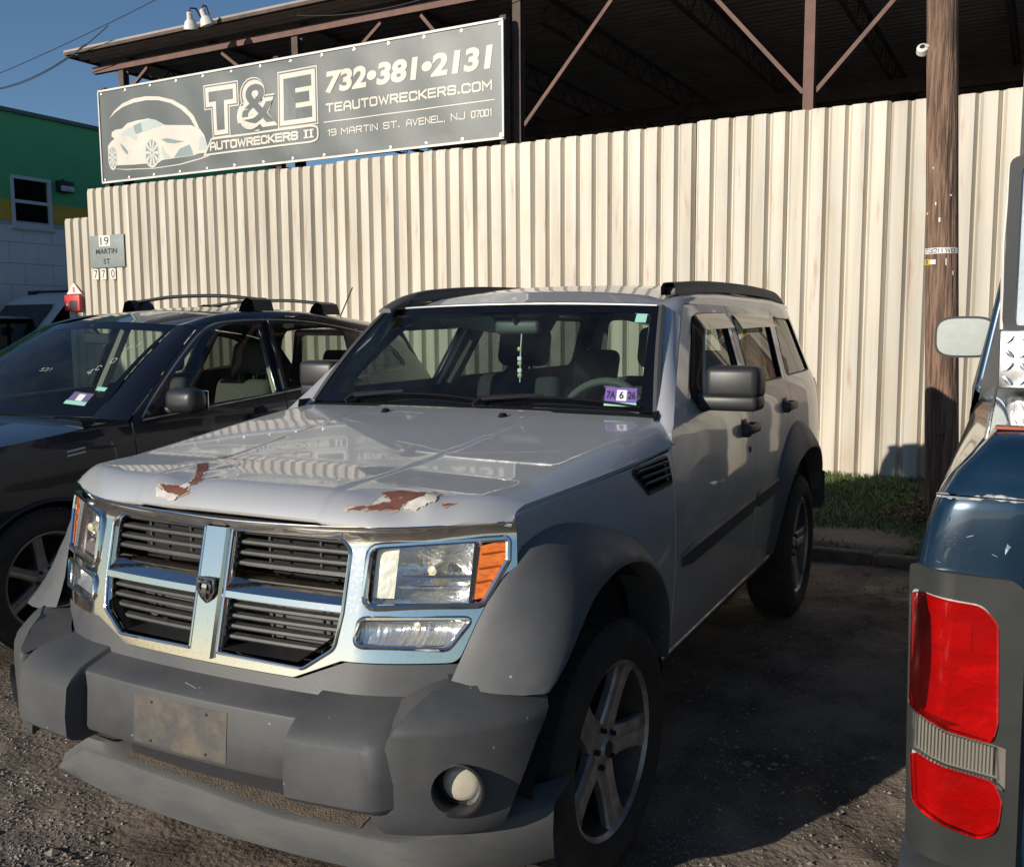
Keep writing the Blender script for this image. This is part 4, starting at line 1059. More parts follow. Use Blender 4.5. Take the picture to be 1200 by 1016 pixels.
# cowl and wipers
G().loft([[(x, .60+.03*(x/.74)**2+d, HZ(min(.6, max(-.6, x)), .60)*.0+z-.012*(x/.74)**2) for x in np.linspace(-.75, .75, 20)] for d, z in ((0, 1.235), (.045, 1.262), (.075, 1.264))]).build('cowl', m_black, suv, 60)
for x0, x1 in ((-.52, .08), (.05, .66)):
    p = [Vector((x0+(x1-x0)*t, 0, 0)) for t in np.linspace(0, 1, 8)]
    pts = []
    for k, q in enumerate(p):
        a = q.x/.70; t = .020+.045*math.sin(math.pi*k/7)**.8
        pts.append(Vector(WS(max(-1, min(1, a)), t))+Vector((0, -.012, .010)))
    wp = G().tube(pts, .006, 5, squash=(.6, 1.4)).build('wiper', m_black, suv)
    G().tube([pts[0]+Vector((.02, -.05, -.012)), pts[0]+Vector((.04, -.02, .012)), pts[3]+Vector((0, -.006, .010))], [.011, .010, .006], 6).build('wiper_arm', m_black, wp)
# stickers on the glass
m_pur = mat('sticker_purple', (.16, .09, .34), .5); m_tealk = mat('sticker_teal', (.28, .58, .47), .5); m_stw = mat('sticker_white', (.70, .72, .70), .5)
def on_ws(p, lift=.0016): 
    q = Vector(WS(*p)); return q
st = panel('inspection_sticker', [[(.755, .035), (.915, .035), (.915, .185), (.755, .185)]], WS, (0, -.7, .7), m_pur, wsn, .1, 0, .0020)
panel('sticker_field', [[(.815, .078), (.865, .078), (.865, .165), (.815, .165)]], WS, (0, -.7, .7), m_stw, st, .1, 0, .0026)
panel('sticker_foot', [[(.755, .035), (.915, .035), (.915, .064), (.755, .064)]], WS, (0, -.7, .7), m_tealk, st, .1, 0, .0026)
for txt, a0, wd in (('7A', .765, .042), ('6', .829, .022), ('26', .872, .036)):
    v, f = font_mesh(txt, .060, wd, .02, 0, lambda a, b, l: Vector(WS(a0+a, .092+b))+Vector((0, -.0026, .0026)))
    mk('sticker_lettering', v, f, m_blk, st, 0)
panel('toll_tag', [[(.86, .80), (.925, .80), (.93, .895), (.865, .895)]], WS, (0, -.7, .7), m_tealk, wsn, .1, 0, .0020)

# ---- front end
FS = lambda x, z: (x, F(x, z), z)
def fo(d): return lambda x, z: (x, F(x, z)+d, z)
right = [(.62, 1.082), (.780, 1.092), (.791, .98), (.743, .885), (.688, .760), (.423, .757), (.293, .703)]
outer = [(0, 1.066), (.40, 1.073)]+right+[(0, .703)]+[(-x, z) for x, z in right[::-1]]+[(-.40, 1.073)]
up_o = lambda s: fillet([(s*.048, 1.041), (s*.385, 1.044), (s*.415, 1.018), (s*.412, .868), (s*.400, .782), (s*.318, .726), (s*.048, .730)], [.004, .03, .03, .0, .03, .03, .004], 4)
hl_o = lambda s: fillet([(s*.466, 1.032), (s*.768, 1.050), (s*.772, .998), (s*.730, .893), (s*.468, .886)], [.03, .01, .015, .02, .03], 4)
ll_o = lambda s: fillet([(s*.462, .861), (s*.712, .863), (s*.668, .792), (s*.455, .796)], [.02, .01, .02, .02], 4)
loops = [fillet(outer, [.0, .0, .0, .012, .02, .02, .03, .03, .03, 0, .03, .03, .03, .02, .02, .012, 0, 0], 4)]
def ccw(lp, want):
    A = sum(lp[i][0]*lp[(i+1) % len(lp)][1]-lp[(i+1) % len(lp)][0]*lp[i][1] for i in range(len(lp)))
    return lp if (A > 0) == want else lp[::-1]
holes = [ccw(h(s), False) for s in (1, -1) for h in (up_o, hl_o, ll_o)]
def FB(x, z):   # slightly crowned chrome bar along the top
    return (x, F(x, z)-.010*math.exp(-((z-1.062-.03*smooth(.3, .78, abs(x)))/.018)**2), z)
grille = panel('grille_surround', [ccw(loops[0], True)]+holes, FB, (0, -1, .1), m_chrome, suv, (.03, .02), .03)
for s in (1, -1):
    for lp, r_, d in ((hl_o(s), .0085, -.003), (ll_o(s), .007, -.003), (up_o(s), .005, -.001)):
        G().tube([fo(d)(*p) for p in lp], r_, 8, closed=True).build('chrome_bead', m_chrome, grille)
G().tube([FB(x, 1.060+.026*(abs(x)/.77)**1.5) for x in np.linspace(-.76, .76, 30)], .005, 6).build('chrome_bead', m_chrome, grille)
# centre bar with emblem, cross bars
rows = [[(-.036, F(0, z)+.10, z), (-.040, F(0, z)-.004, z), (-.034, F(0, z)-.012, z), (.034, F(0, z)-.012, z), (.040, F(0, z)-.004, z), (.036, F(0, z)+.10, z)] for z in np.linspace(.715, 1.045, 8)]
cb = G().loft(rows).build('centre_bar', m_chrome, grille, 30)
for s in (1, -1):
    xs_ = np.linspace(.036, .415, 10)
    G().loft([[(s*x, F(x, z)+dy, z) for dy, z in ((.07, .866), (.006, .864), (-.004, .870), (-.004, .886), (.002, .892), (.052, .926), (.075, .926))] for x in xs_]).build('cross_bar', m_chrome, grille, 30)
sh = [(-.027, .918), (.027, .918), (.029, .885), (.018, .866), (0, .852), (-.018, .866), (-.029, .885)]
em = G().prism(sh, F(0, .88)-.020, F(0, .88)-.010).build('emblem', m_plastd, grille, 30)
G().tube([(x, F(0, .88)-.021, z) for x, z in fillet(sh, .004, 2)], .0026, 6, closed=True).build('emblem_rim', m_chrome, em)
ye = F(0, .88)-.022
for s in (1, -1):
    G().tube(curve([(s*.003, ye, .905), (s*.014, ye-.004, .910), (s*.0205, ye-.004, .900), (s*.019, ye-.003, .886), (s*.013, ye-.003, .880), (s*.010, ye-.003, .886)], 16), [.0042]*6+[.0040]*4+[.003]*6, 6).build('emblem_horn', m_chrome, em)
G().loft([[(x*k, ye-d, z) for x in (-1, -.5, 0, .5, 1)] for k, d, z in ((.006, 0, .910), (.0085, .004, .898), (.007, .006, .882), (.005, .005, .868), (.003, .001, .861))]).build('emblem_face', m_chrome, em, 60)
# slats
m_slat = mat('grille_slat', (.034, .034, .034), .5, var=(20, .35, .7), col2=(.062, .059, .054))
for s in (1, -1):
    for z, x1 in ((1.030, .402), (1.003, .408), (.976, .408), (.950, .408), (.842, .402), (.816, .398), (.790, .388), (.764, .352)):
        rows = [[(s*x, F(x, z)+.022+dy, z+dz) for dy, dz in ((0, 0), (.003, .006), (.019, .009), (.020, .005), (.004, -.005))] for x in np.linspace(.040, x1, 7)]
        G().loft(rows, closed=True, capends=True).build('grille_slat', m_slat, grille, 30)
    for x in (.14, .30):
        for z0, z1 in ((.935, 1.045), (.745 if x < .2 else .76, .866)):
            G().box(s*x-.003, s*x+.003, F(x, 1)+.040, F(x, 1)+.05, z0, z1).build('grille_strut', m_slat, grille)
    lo = [(.05, .735), (.30, .735), (.385, .80)]
    G().loft([[(s*x, F(x, z)+d, z+.004) for x, z in lo] for d in (.002, .10)]).build('grille_floor', m_plastd, grille, 30)
# radiator block and dark engine bay behind
G().box(-.43, .43, -.545, -.50, .68, 1.06).build('radiator', m_void, suv)
G().box(-.40, .38, -.570, -.546, .74, .84).build('condenser', mat('condenser', (.10, .10, .10), .6, metal=.5), suv)
G().box(-.74, .74, -.40, .60, .45, 1.05).build('engine_bay', m_void, suv)
G().box(-.76, .76, .60, 3.55, .40, .55).build('floor_pan', m_void, suv)
G().box(-.60, .60, -.50, 3.5, .30, .42).build('underbody', m_void, suv)
# lamps
m_refl = mat('lamp_reflector', (.86, .87, .87), .20, metal=.9, bump=(16, .7, .02))
m_refl2 = mat('lamp_reflector_ribbed', (.86, .86, .85), .22, metal=.85, bump=(3, .9, .012), stretch=(22, 1, 3))
m_lensc = glass('lamp_lens_clear', (.97, .975, .975), .02, .05, 1.4, (.7, .7, .66)); m_amber = mat('amber_lens', (.74, .19, .010), .14, coat=.7, bump=(3, .3, .005), stretch=(6, 6, 14), var=(7, .42, .72), col2=(.50, .085, .006))
m_bulb = mat('lamp_bulb', (.60, .56, .40), .25)
for s in (1, -1):
    hl = empty('headlight', (0, 0, 0)); hl.parent = suv
    inner = [(.470, 1.032), (.700, 1.044), (.700, .896), (.472, .890)]; inner = [(s*a, b) for a, b in inner]
    # curved bowl
    rows = []
    for i in range(13):
        t = i/12; row = []
        for j in range(9):
            u = j/8; x = .470+.235*t; z = .888+.155*u
            dpt = .020+.085*math.sin(math.pi*min(1, max(0, t*.92+.04)))**.8*math.sin(math.pi*min(1, max(0, u*.9+.05)))**.7
            row.append((s*x, F(x, z)+dpt, z))
        rows.append(row)
    G().loft(rows).build('reflector', m_refl, hl, 60)
    cxs = [.505, .60]
    G().lathe([(.0, -.028), (.012, -.024), (.014, .0), (.014, .03)], 14, Matrix.Translation((s*.605, F(.6, .965)+.05, .970)) @ Matrix.Rotation(rad(-90), 4, 'X')).build('bulb', m_bulb, hl)
    G().loft([[(s*x, F(x, z)+.018, z) for x in (.475, .498, .528)] for z in (.905, .965, 1.026)]).build('inner_reflector', mat('reflector_cream', (.62, .60, .50), .35, metal=.4, bump=(12, .5, .01)), hl, 60)
    for z in (.925, .95): G().loft([[(s*x, F(x, z+dz)+.022+dd, z+dz) for x in np.linspace(.53, .685, 6)] for dz, dd in ((0, .012), (.010, 0), (.014, .016))]).build('reflector_step', m_chrome, hl, 30)
    panel('lens', [ccw([(s*.468, 1.034), (s*.702, 1.046), (s*.702, .8935), (s*.470, .888)], True)], fo(.006), (0, -1, 0), m_lensc, hl, .05, 0)
    am = panel('turn_signal', [ccw(fillet([(s*.706, 1.030), (s*.763, 1.044), (s*.765, 1.0), (s*.728, .908), (s*.704, .904)], .008, 3), True)], fo(.004), (0, -1, 0), m_amber, hl, .03, .02)
    for z, a, b in ((1.012, .715, .758), (.978, .712, .755), (.945, .710, .738)): G().tube([fo(.0005)(s*a, z), fo(.0005)(s*b, z+.006)], .0022, 5).build('lens_rib', mat('amber_dark', (.36, .065, .006), .3), am)
    panel('lamp_divider', [ccw([(s*.699, 1.044), (s*.708, 1.045), (s*.706, .893), (s*.699, .893)], True)], fo(.0), (0, -1, 0), m_plastd, hl, .05, .02)
    panel('lamp_back', [ccw(offset_poly(hl_o(s), .004), True)], fo(.118), (0, -1, 0), m_plastd, hl, .08, 0)
    # lower marker lamp
    lm_ = empty('marker_lamp', (0, 0, 0)); lm_.parent = suv
    rows = []
    for i in range(11):
        t = i/10; row = []
        for j in range(6):
            u = j/5; x = .456+.252*t; z = .794+.068*u
            row.append((s*x, F(x, z)+.012+.045*math.sin(math.pi*min(1, t*.9+.05))*math.sin(math.pi*min(1, u*.8+.1)), z))
        rows.append(row)
    G().loft(rows).build('reflector', m_refl2, lm_, 60)
    G().lathe([(0, -.016), (.010, -.012), (.010, .02)], 10, Matrix.Translation((s*.585, F(.585, .84)+.035, .842)) @ Matrix.Rotation(rad(-90), 4, 'X')).build('bulb', m_bulb, lm_)
    panel('lens', [ccw(ll_o(s), True)], fo(.006), (0, -1, 0), m_lensc, lm_, .05, 0)
    panel('lamp_back', [ccw(offset_poly(ll_o(s), .004), True)], fo(.075), (0, -1, 0), m_plastd, lm_, .08, 0)
# fascia below the chrome
low = [(0, .696), (.296, .696), (.428, .750), (.690, .753), (.706, .72), (.690, .655), (0, .640)]
fas = low[1:6]
panel('fascia', [ccw([(0, .696)]+fas+[(0, .640)]+[(-x, z) for x, z in fas[::-1]], True)], fo(.012), (0, -1, 0), m_plast, suv, .05, .015)
# bumper: centre section with licence recess between two guards
def bsec(x):
    ax = abs(x); g_ = smooth(.362, .374, ax); e = 3.2*smooth(.59, .71, ax); c = .12*ax*ax
    yb = F(ax, .665)+.02
    def L(a, b): return a+(b-a)*g_
    P = [(yb, .668+.012*g_), (L(-.770, -.77)+c, L(.652, .662)), (L(-.797, -.812)+c, L(.642, .649)), (L(-.801, -.844)+c, L(.638, .624)), (L(-.8025, -.858)+c, L(.632, .606)), (L(-.810, -.868)+c, L(.55, .53)), (L(-.815, -.866)+c, L(.492, .474)), (L(-.810, -.850)+c, L(.480, .458)), (L(-.79, -.82)+c, L(.474, .446)), (L(-.62, -.62)+c, L(.470, .445))]
    return [(x, y+.03*e, z) for y, z in P]
xs_ = sorted(set([round(float(v), 4) for v in np.linspace(-.34, .34, 15)]+[s*v for s in (1, -1) for v in (.350, .360, .3625, .365, .368, .371, .3735, .376, .385, .42, .46, .50, .54, .57,   .60, .62, .64, .66, .68, .70)]))
bump = G().loft([bsec(x) for x in xs_]).build('front_bumper', m_plast, suv, 28)
m_dirt = mat('plate_mount_dirt', (.056, .055, .054), .65, var=(12, .42, .62), col2=(.115, .092, .068), bump=(60, .3, .004))
def bface(x, z): return (x, float(np.interp(z, [.480, .492, .55, .632], [-.810, -.815, -.810, -.8025]))+.12*x*x, z)
pm = panel('plate_mount', [[(-.160, .492), (.160, .492), (.160, .620), (-.160, .620)]], bface, (0, -1, 0), m_dirt, bump, .05, .002, .0015)
for x, z in ((-.095, .605), (.095, .605), (-.095, .505), (.095, .505)): G().lathe([(0, .0006), (.0035, .0006), (.004, 0)], 8, Matrix.Translation((x, bface(x, z)[1]-.0022, z)) @ Matrix.Rotation(rad(90), 4, 'X')).build('screw_hole', m_void, pm)
# corner caps with fog lamps
path = [(.560, -.806), (.64, -.786), (.735, -.735), (.815, -.662), (.872, -.580), (.906, -.500), (.920, -.430), (.924, -.36)]
PC = curve([(x, y, 0) for x, y in path], 60)
PL = [0]
for i in range(1, 60): PL.append(PL[-1]+(PC[i]-PC[i-1]).length)
for s in (1, -1):
    def CAP(t, z, s=s):
        x = float(np.interp(t, PL, [p.x for p in PC])); y = float(np.interp(t, PL, [p.y for p in PC]))
        x2 = float(np.interp(t+.03, PL, [p.x for p in PC])); y2 = float(np.interp(t+.03, PL, [p.y for p in PC]))
        x1 = float(np.interp(t-.03, PL, [p.x for p in PC])); y1 = float(np.interp(t-.03, PL, [p.y for p in PC]))
        d = Vector((x2-x1, y2-y1)); d.normalize(); inw = Vector((-d.y, d.x))
        i_ = sum(float(np.interp(z+q_, [.38, .415, .44, .60, .655, .70, .73, .75], [.030, .010, .004, .000, .003, .042, .085, .115])) for q_ in (-.007, 0, .007))/3
        q = Vector((x, y))+inw*i_
        return (s*q.x, q.y, z)
    T1 = PL[-1]
    cap_ = fillet([(.022, .452), (.05, .405), (.340, .395), (.365, .455), (.435, .60), (.510, .700), (.47, .722), (.26, .726), (.175, .724), (.115, .692), (.070, .64)], [.01, .02, .02, .02, .02, .01, .01, .02, .02, .02, .03], 4)
    G().loft([[CAP(t, .722), tuple(Vector(CAP(t, .722))*.5+Vector((s*(abs(CAP(t, .722)[0])-.06), CAP(t, .722)[1]+.07, .735))*.5), (s*(abs(CAP(t, .722)[0])-.12), CAP(t, .722)[1]+.14, .735)] for t in np.linspace(.235, .47, 14)]).build('corner_shelf', m_plast, suv, 60)
    A_ = [Vector(CAP(t, z)) for t, z in ((.075, .642), (.115, .690), (.175, .718), (.235, .722), (.32, .722), (.42, .722))]
    B_ = [Vector((s*x, y, z)) for x, y, z in ((.57, -.66, .672), (.60, -.64, .690), (.64, -.60, .712), (.68, -.56, .724), (.74, -.48, .728), (.80, -.38, .728))]
    G().loft([[a_, a_.lerp(b_, .5)+Vector((0, 0, .003)), b_] for a_, b_ in zip(curve(A_, 16), curve(B_, 16))]).build('corner_fill', m_plast, suv, 60)
    fc = (.225, .513)
    hole = arc(fc[0], fc[1], .058, 0, 345, 24)
    cp_ = panel('bumper_corner', [ccw(cap_, True), ccw(hole, False)], CAP, (s*.5, -1, 0), m_plast, suv, (.04, .02), .03)
    c = Vector(CAP(*fc)); nrm = Vector((s*.42, -1, 0)).normalized()
    M = Matrix.Translation(c) @ nrm.to_track_quat('Z', 'Y').to_matrix().to_4x4()
    G().lathe([(.066, .004), (.060, .006), (.056, -.004), (.050, -.055), (.0, -.060)], 28, M).build('fog_recess', m_plastd, cp_, 40)
    fg = empty('fog_lamp', (0, 0, 0)); fg.parent = suv
    G().lathe([(.0, -.004), (.026, -.0055), (.038, -.009), (.044, -.016), (.046, -.024)], 24, M @ Matrix.Translation((.008*s, 0, -.022))).build('lens', mat('fog_lens', (.44, .41, .33), .30, coat=.5, var=(26, .35, .7), col2=(.40, .36, .28), bump=(30, .4, .004)), fg, 60)
    G().lathe([(.046, -.020), (.050, -.014), (.050, -.05)], 24, M @ Matrix.Translation((.008*s, 0, -.022))).build('bezel', m_plastd, fg, 40)
m_scuff = mat('scuff', (.30, .30, .29), .8)
for pts in ([(.055, .6455, -.786), (.075, .6505, -.770)], [(-.02, .6545, -.760), (.03, .651, -.772)], [(.20, .6485, -.774), (.225, .650, -.770)]):
    G().tube([(x, y+.12*x*x, z) for x, z, y in pts], .0009, 5).build('scuff', m_scuff, bump)
# loose air dam under the bumper, torn off at its right end
m_dam = mat('air_dam_plastic', (.066, .069, .071), .65, var=(5, .38, .7), col2=(.10, .096, .088), bump=(90, .2, .003), stretch=(1, 1, 3))
ax_ = list(np.linspace(-.56, .90, 36)); rows = []
for x in ax_:
    y = -.775+.12*x*x+1.7*max(0, x-.6)**1.8; cut = smooth(-.40, -.56, x) if False else max(0, min(1, (-.44-x)/.12))
    zt = float(np.interp(x, [-.56, -.44, -.30, 0, .3, .60, .75, .90], [.310, .388, .392, .384, .360, .356, .385, .400])); zb = float(np.interp(x, [-.56, -.5, -.3, 0, .84], [.292, .285, .275, .268, .262]))
    sh_ = .02+.085*smooth(-.33, -.27, x)
    rows.append([(x, y+sh_+.02, zt+.030), (x, y+sh_, zt+.026), (x, y+.012, zt+.006), (x, y+.002, zt-.002), (x, y-.004, (zt+zb)/2), (x, y+.004, zb+.006), (x, y+.012, zb), (x, y+.05, zb+.004)])
dam = G().loft(rows).build('air_dam', m_dam, suv, 40)
m_mesh = mat('dam_dirt', (.15, .115, .085), .9, bump=(190, .9, .006), var=(30, .4, .65), col2=(.09, .072, .055))
rows = [[(x, -.775+.12*x*x+.016+d, float(np.interp(x, [-.30, 0, .3, .84], [.392, .384, .360, .352]))+.0095+d*.22) for x in np.linspace(-.26, .50, 16)] for d in (0, .085)]
G().loft(rows).build('dam_ledge', m_mesh, dam, 60)
G().loft([[(x, -.735+.12*x*x, z) for x in np.linspace(-.27, .36, 10)] for z in (.40, .47)]).build('bumper_lower_bracket', m_plastd, suv)

# ---- wheels
def wheel(parent, x, y, s, spin, r=.376, rr=.262, wdt=.118, spokes=5, mt=None, sw=.040, kind=0, steer=0, dz=0):
    root = empty('wheel', (x, y, r+dz)); root.parent = parent; root.rotation_euler = (0, 0, steer)
    A = Matrix.Rotation(s*rad(90), 4, 'Y')           # local z -> outward
    w = wdt
    G().lathe([(rr-.006, w*.80), (rr+.012, w*.95), (rr+.045, w*1.0), (r-.045, w*.97), (r-.018, w*.88), (r-.004, w*.70), (r, w*.4), (r, -w*.4), (r-.004, -w*.7), (r-.03, -w*.95), (rr, -w)], 56, A).build('tyre', m_rubber, root, 60)
    g = G()
    for k in range(64):                              # tread blocks
        a = 2*math.pi*k/64
        M = A @ Matrix.Rotation(a, 4, 'Z')
        g.box(r-.012, r+.002, -.014, .014, w*.30, w*.76, M); g.box(r-.006, r+.003, -.012, .018, -w*.25, w*.2, M); g.box(r-.012, r+.002, -.014, .014, -w*.76, -w*.35, M)
    g.build('tread', m_rubber, root, 30)
    G().lathe([(rr+.002, w*.86), (rr+.004, w*.80), (rr-.008, w*.84), (rr-.018, w*.74)], 56, A).build('rim', mt or m_wheel, root, 40)
    G().lathe([(rr-.018, w*.74), (rr-.028, w*.30), (rr-.03, -w*.8)], 56, A).build('rim_barrel', mat('brake_dust', (.10, .09, .08), .6, metal=.4, var=(9, .35, .7), col2=(.05, .042, .036)), root, 40)
    G().lathe([(rr-.03, -w*.30), (.10, -w*.25), (0, -w*.2)], 40, A).build('brake_disc', m_void, root, 40)
    hubz = w*.52
    g = G().lathe([(.0, hubz+.020), (.026, hubz+.020), (.032, hubz+.010), (.045, hubz+.008), (.072, hubz-.004), (.080, hubz-.03), (.078, -w*.2)], 30, A); g.build('hub', mt or m_wheel, root, 40)
    G().lathe([(0, hubz+.024), (.022, hubz+.023), (.026, hubz+.019)], 20, A).build('hub_cap', m_plastd if kind == 0 else (mt or m_wheel), root, 40)
    sp = ln = None
    for k in range(spokes):
        a = rad(spin)+2*math.pi*k/spokes
        M = A @ Matrix.Rotation(a, 4, 'Z')
        if sp is None:
            rows = []
            for t, hw_, z, th in ((.055, sw*.95, hubz+.004, .03), (.11, sw*.82, hubz+.010, .028), (.17, sw*.80, hubz+.016, .026), (.22, sw*.92, w*.70, .026), (rr-.012, sw*1.12, w*.78, .03)):
                rows.append([(t, -hw_, z-th), (t, -hw_, z-.007), (t, -hw_+.006, z), (t, -.008, z-.001), (t, 0, z-.004), (t, .008, z-.001), (t, hw_-.006, z), (t, hw_, z-.007), (t, hw_, z-th)])
            sp = G().loft(rows).build('spoke', mt or m_wheel, root, 30); o = sp
            ln = G().lathe([(0, .02), (.008, .018), (.009, .0)], 6).build('lug_nut', m_void if kind == 0 else m_plastd, root, 30); o2 = ln
        else: o = copy_of(sp, root); o2 = copy_of(ln, root)
        o.matrix_local = M
        o2.matrix_local = A @ Matrix.Rotation(a+math.pi/spokes, 4, 'Z') @ Matrix.Translation((.056, 0, hubz))
    return root
for y in (0, 2.763):
    for s in (1, -1):
        wheel(suv, s*.775, y, s, 155 if y == 0 else 20, steer=rad(-4) if y == 0 else 0, dz=-.032 if y == 0 else 0, sw=.053)
# ---- rear end
def RB(x, z): return (x, 3.63-.05*(abs(x)/.8)**2-.10*smooth(1.2, 1.75, z), z)
lg = panel('liftgate', [fillet([(-.74, .62), (.74, .62), (.77, 1.20), (.60, 1.68), (-.60, 1.68), (-.77, 1.20)], .05, 4), fillet([(-.60, 1.22), (.60, 1.22), (.53, 1.60), (-.53, 1.60)], .05, 4)[::-1]], RB, (0, 1, .1), m_paint, suv, .08, .02)
panel('rear_glass', [fillet([(-.60, 1.22), (.60, 1.22), (.53, 1.60), (-.53, 1.60)], .05, 4)], RB, (0, 1, .1), m_tintf, lg, .1, 0, -.01)
rows = [[(x, 3.66+d-.08*(abs(x)/.85)**2, z) for x in np.linspace(-.86, .86, 14)] for d, z in ((-.06, .68), (.04, .66), (.05, .48), (-.05, .44))]
G().loft(rows).build('rear_bumper', m_plast, suv, 40)
m_tail = mat('tail_red', (.42, .012, .012), .2, coat=.6)
for s in (1, -1): G().loft([[(s*(SX(3.58, z)+.004), 3.52, z), (s*(SX(3.58, z)+.006), 3.58, z), (s*(SX(3.58, z)-.03), 3.635, z), (s*(SX(3.58, z)-.12), 3.645, z)] for z in np.linspace(.92, 1.24, 6)]).build('tail_lamp', m_tail, suv, 60)
# ---- roof rails: the near one has lost its front cap, the far one sweeps down to the windscreen
for s in (1, -1):
    c = [(.575, .985, 1.642), (.572, 1.06, 1.672), (.568, 1.20, 1.715), (.566, 1.45, 1.758), (.565, 1.9, 1.786), (.565, 2.6, 1.794), (.570, 3.2, 1.782), (.572, 3.42, 1.755), (.575, 3.50, 1.720)]
    if s > 0: c = [(.566, 1.37, 1.752)]+c[4:]
    P = curve([(s*x, y, z-.030*smooth(1.0, 1.6, y)-.004) for x, y, z in c], 30)
    rows = []
    for i, p in enumerate(P):
        k = min(1, .35+i/6) if s < 0 else 1
        k *= min(1, .4+(29-i)/4)
        rows.append([p+Vector((s*a, 0, b*k)) for a, b in ((.034, -.040), (.036, -.014), (.027, .008), (.010, .013), (-.016, .011), (-.027, -.006), (-.027, -.040))])
    rl = G().loft(rows, closed=True, capends=(s < 0)).build('roof_rail', mat('rail_grey', (.050, .049, .048), .55, var=(8, .35, .7), col2=(.075, .070, .063)), suv, 40)
    for y in ((1.50, 2.35, 3.25) if s > 0 else (1.2, 2.35, 3.25)):
        G().rbox(s*.566-.03, s*.566+.03, y-.07, y+.07, RZS(.56, y)-.02, RZS(.56, y)+.04, .01).build('rail_foot', m_plastd, rl)
# ---- cabin
def seat(par, x, y, z, w_, back=.62, tilt=-14, head=True):
    st_ = empty('seat', (x, y, z)); st_.parent = par
    G().rbox(-w_/2, w_/2, -.26, .26, 0, .16, .05, seg=3).build('cushion', m_seat, st_)
    M = Matrix.Translation((0, .24, .10)) @ Matrix.Rotation(rad(tilt), 4, 'X')
    G().rbox(-w_/2+.01, w_/2-.01, -.06, .07, 0, back, .06, M, 3).build('backrest', m_seat, st_)
    if head:
        for hx in ((0,) if w_ < .7 else (-w_*.3, w_*.3)):
            G().rbox(hx-.14, hx+.14, -.05, .05, back+.04, back+.24, .045, M, 3).tube([M @ Vector((hx-.05, 0, back-.05)), M @ Vector((hx-.05, 0, back+.08))], .007, 6).tube([M @ Vector((hx+.05, 0, back-.05)), M @ Vector((hx+.05, 0, back+.08))], .007, 6).build('headrest', m_seat, st_)
    return st_
for x in (-.38, .38): seat(suv, x, 1.52, .62, .50)
seat(suv, 0, 2.45, .62, 1.25, .50, -20)
G().loft([[(x, y, z-.03*(x/.72)**2) for x in np.linspace(-.70, .70, 12)] for y, z in ((.63, 1.19), (.80, 1.215), (1.0, 1.20), (1.06, 1.13), (1.05, .80))]).build('dashboard', m_int, suv, 60)
G().loft([[(.38+x, y, z-.5*x*x) for x in np.linspace(-.22, .22, 8)] for y, z in ((.95, 1.20), (1.0, 1.245), (1.05, 1.235), (1.07, 1.16))]).build('instrument_hood', m_int, suv, 60)
swl = empty('steering_wheel', (.375, 1.12, 1.165)); swl.parent = suv; swl.rotation_euler = (rad(68), 0, 0)
G().tube([(.185*math.cos(a), .185*math.sin(a), 0) for a in [2*math.pi*k/36 for k in range(36)]], .017, 10, closed=True).build('rim', m_intg, swl)
G().rbox(-.075, .075, -.07, .06, -.03, .02, .03, seg=3).build('hub', m_intg, swl)
for a in (25, 155, 270): G().rbox(.05, .18, -.028, .028, -.012, .008, .008, Matrix.Rotation(rad(a), 4, 'Z')).build('spoke', m_intg, swl)
mir = G().rbox(-.105, .105, 1.10, 1.135, 1.530, 1.590, .018, Matrix.Rotation(rad(0), 4, 'Z'), 3).build('rearview_mirror', mat('mirror_back', (.045, .05, .05), .5), suv)
G().tube([(0, 1.11, 1.57), (0, 1.06, 1.63)], .012, 6).build('mirror_stem', m_int, mir)
G().rbox(-.50, -.17, -.0, .15, -.008, .008, .007, Matrix.Translation((0, 1.17, 1.612)) @ Matrix.Rotation(rad(-40), 4, 'X') @ Matrix.Rotation(rad(8), 4, 'Y')).build('sun_visor', mat('visor_grey', (.25, .28, .27), .8), suv)
panel('headliner', [[(-.57, 1.12), (.57, 1.12), (.57, 3.45), (-.57, 3.45)]], lambda x, y: (x, y, RZS(x, y)-.06), (0, 0, -1), mat('headliner_grey', (.20, .20, .19), .9), suv, .12, 0)
for s in (1, -1):
    G().loft([[(s*(SX(y, z)-.055), y, z) for z in (.55, .8, 1.1, 1.27)] for y in np.linspace(.62, 3.4, 14)]).build('door_lining', m_int, suv, 60)
    G().tube([(s*(SX(1.83, z)-.05), 1.83+.42*(z-1.28), z) for z in np.linspace(1.27, 1.64, 6)], .035, 8).build('b_pillar_trim', m_intg, suv)
    G().tube([(s*(SX(2.68, z)-.05), 2.62+.62*(z-1.28), z) for z in np.linspace(1.27, 1.64, 6)], .035, 8).build('c_pillar_trim', m_int, suv)
    G().tube([(s*(.70-.25*(z-1.25)), .75+1.02*(z-1.25), z) for z in np.linspace(1.24, 1.62, 6)], .028, 8).build('a_pillar_trim', m_intg, suv)
    G().loft([[(s*(SX(y, z)-.03), y, z) for y in (3.40, 3.47, 3.53)] for z in (1.24, 1.45, 1.66)]).build('d_pillar_trim', m_int, suv, 60)
orn = empty('mirror_ornament', (.02, 1.095, 1.38), label='string of beads and charms hanging from the silver SUV rear-view mirror', cat='ornament')
G().tube([(0, .02, .16), (.004, .0, .08), (.0, 0, -.05)], .0025, 5).build('cord', m_stw, orn)
for k, z in enumerate((.09, .05, .03, .0, -.02)):
    G().rbox(-.010, .010, -.006, .006, z-.010, z+.008, .004).build('charm', m_stw if k % 2 else mat('charm_gold', (.45, .38, .2), .4), orn)
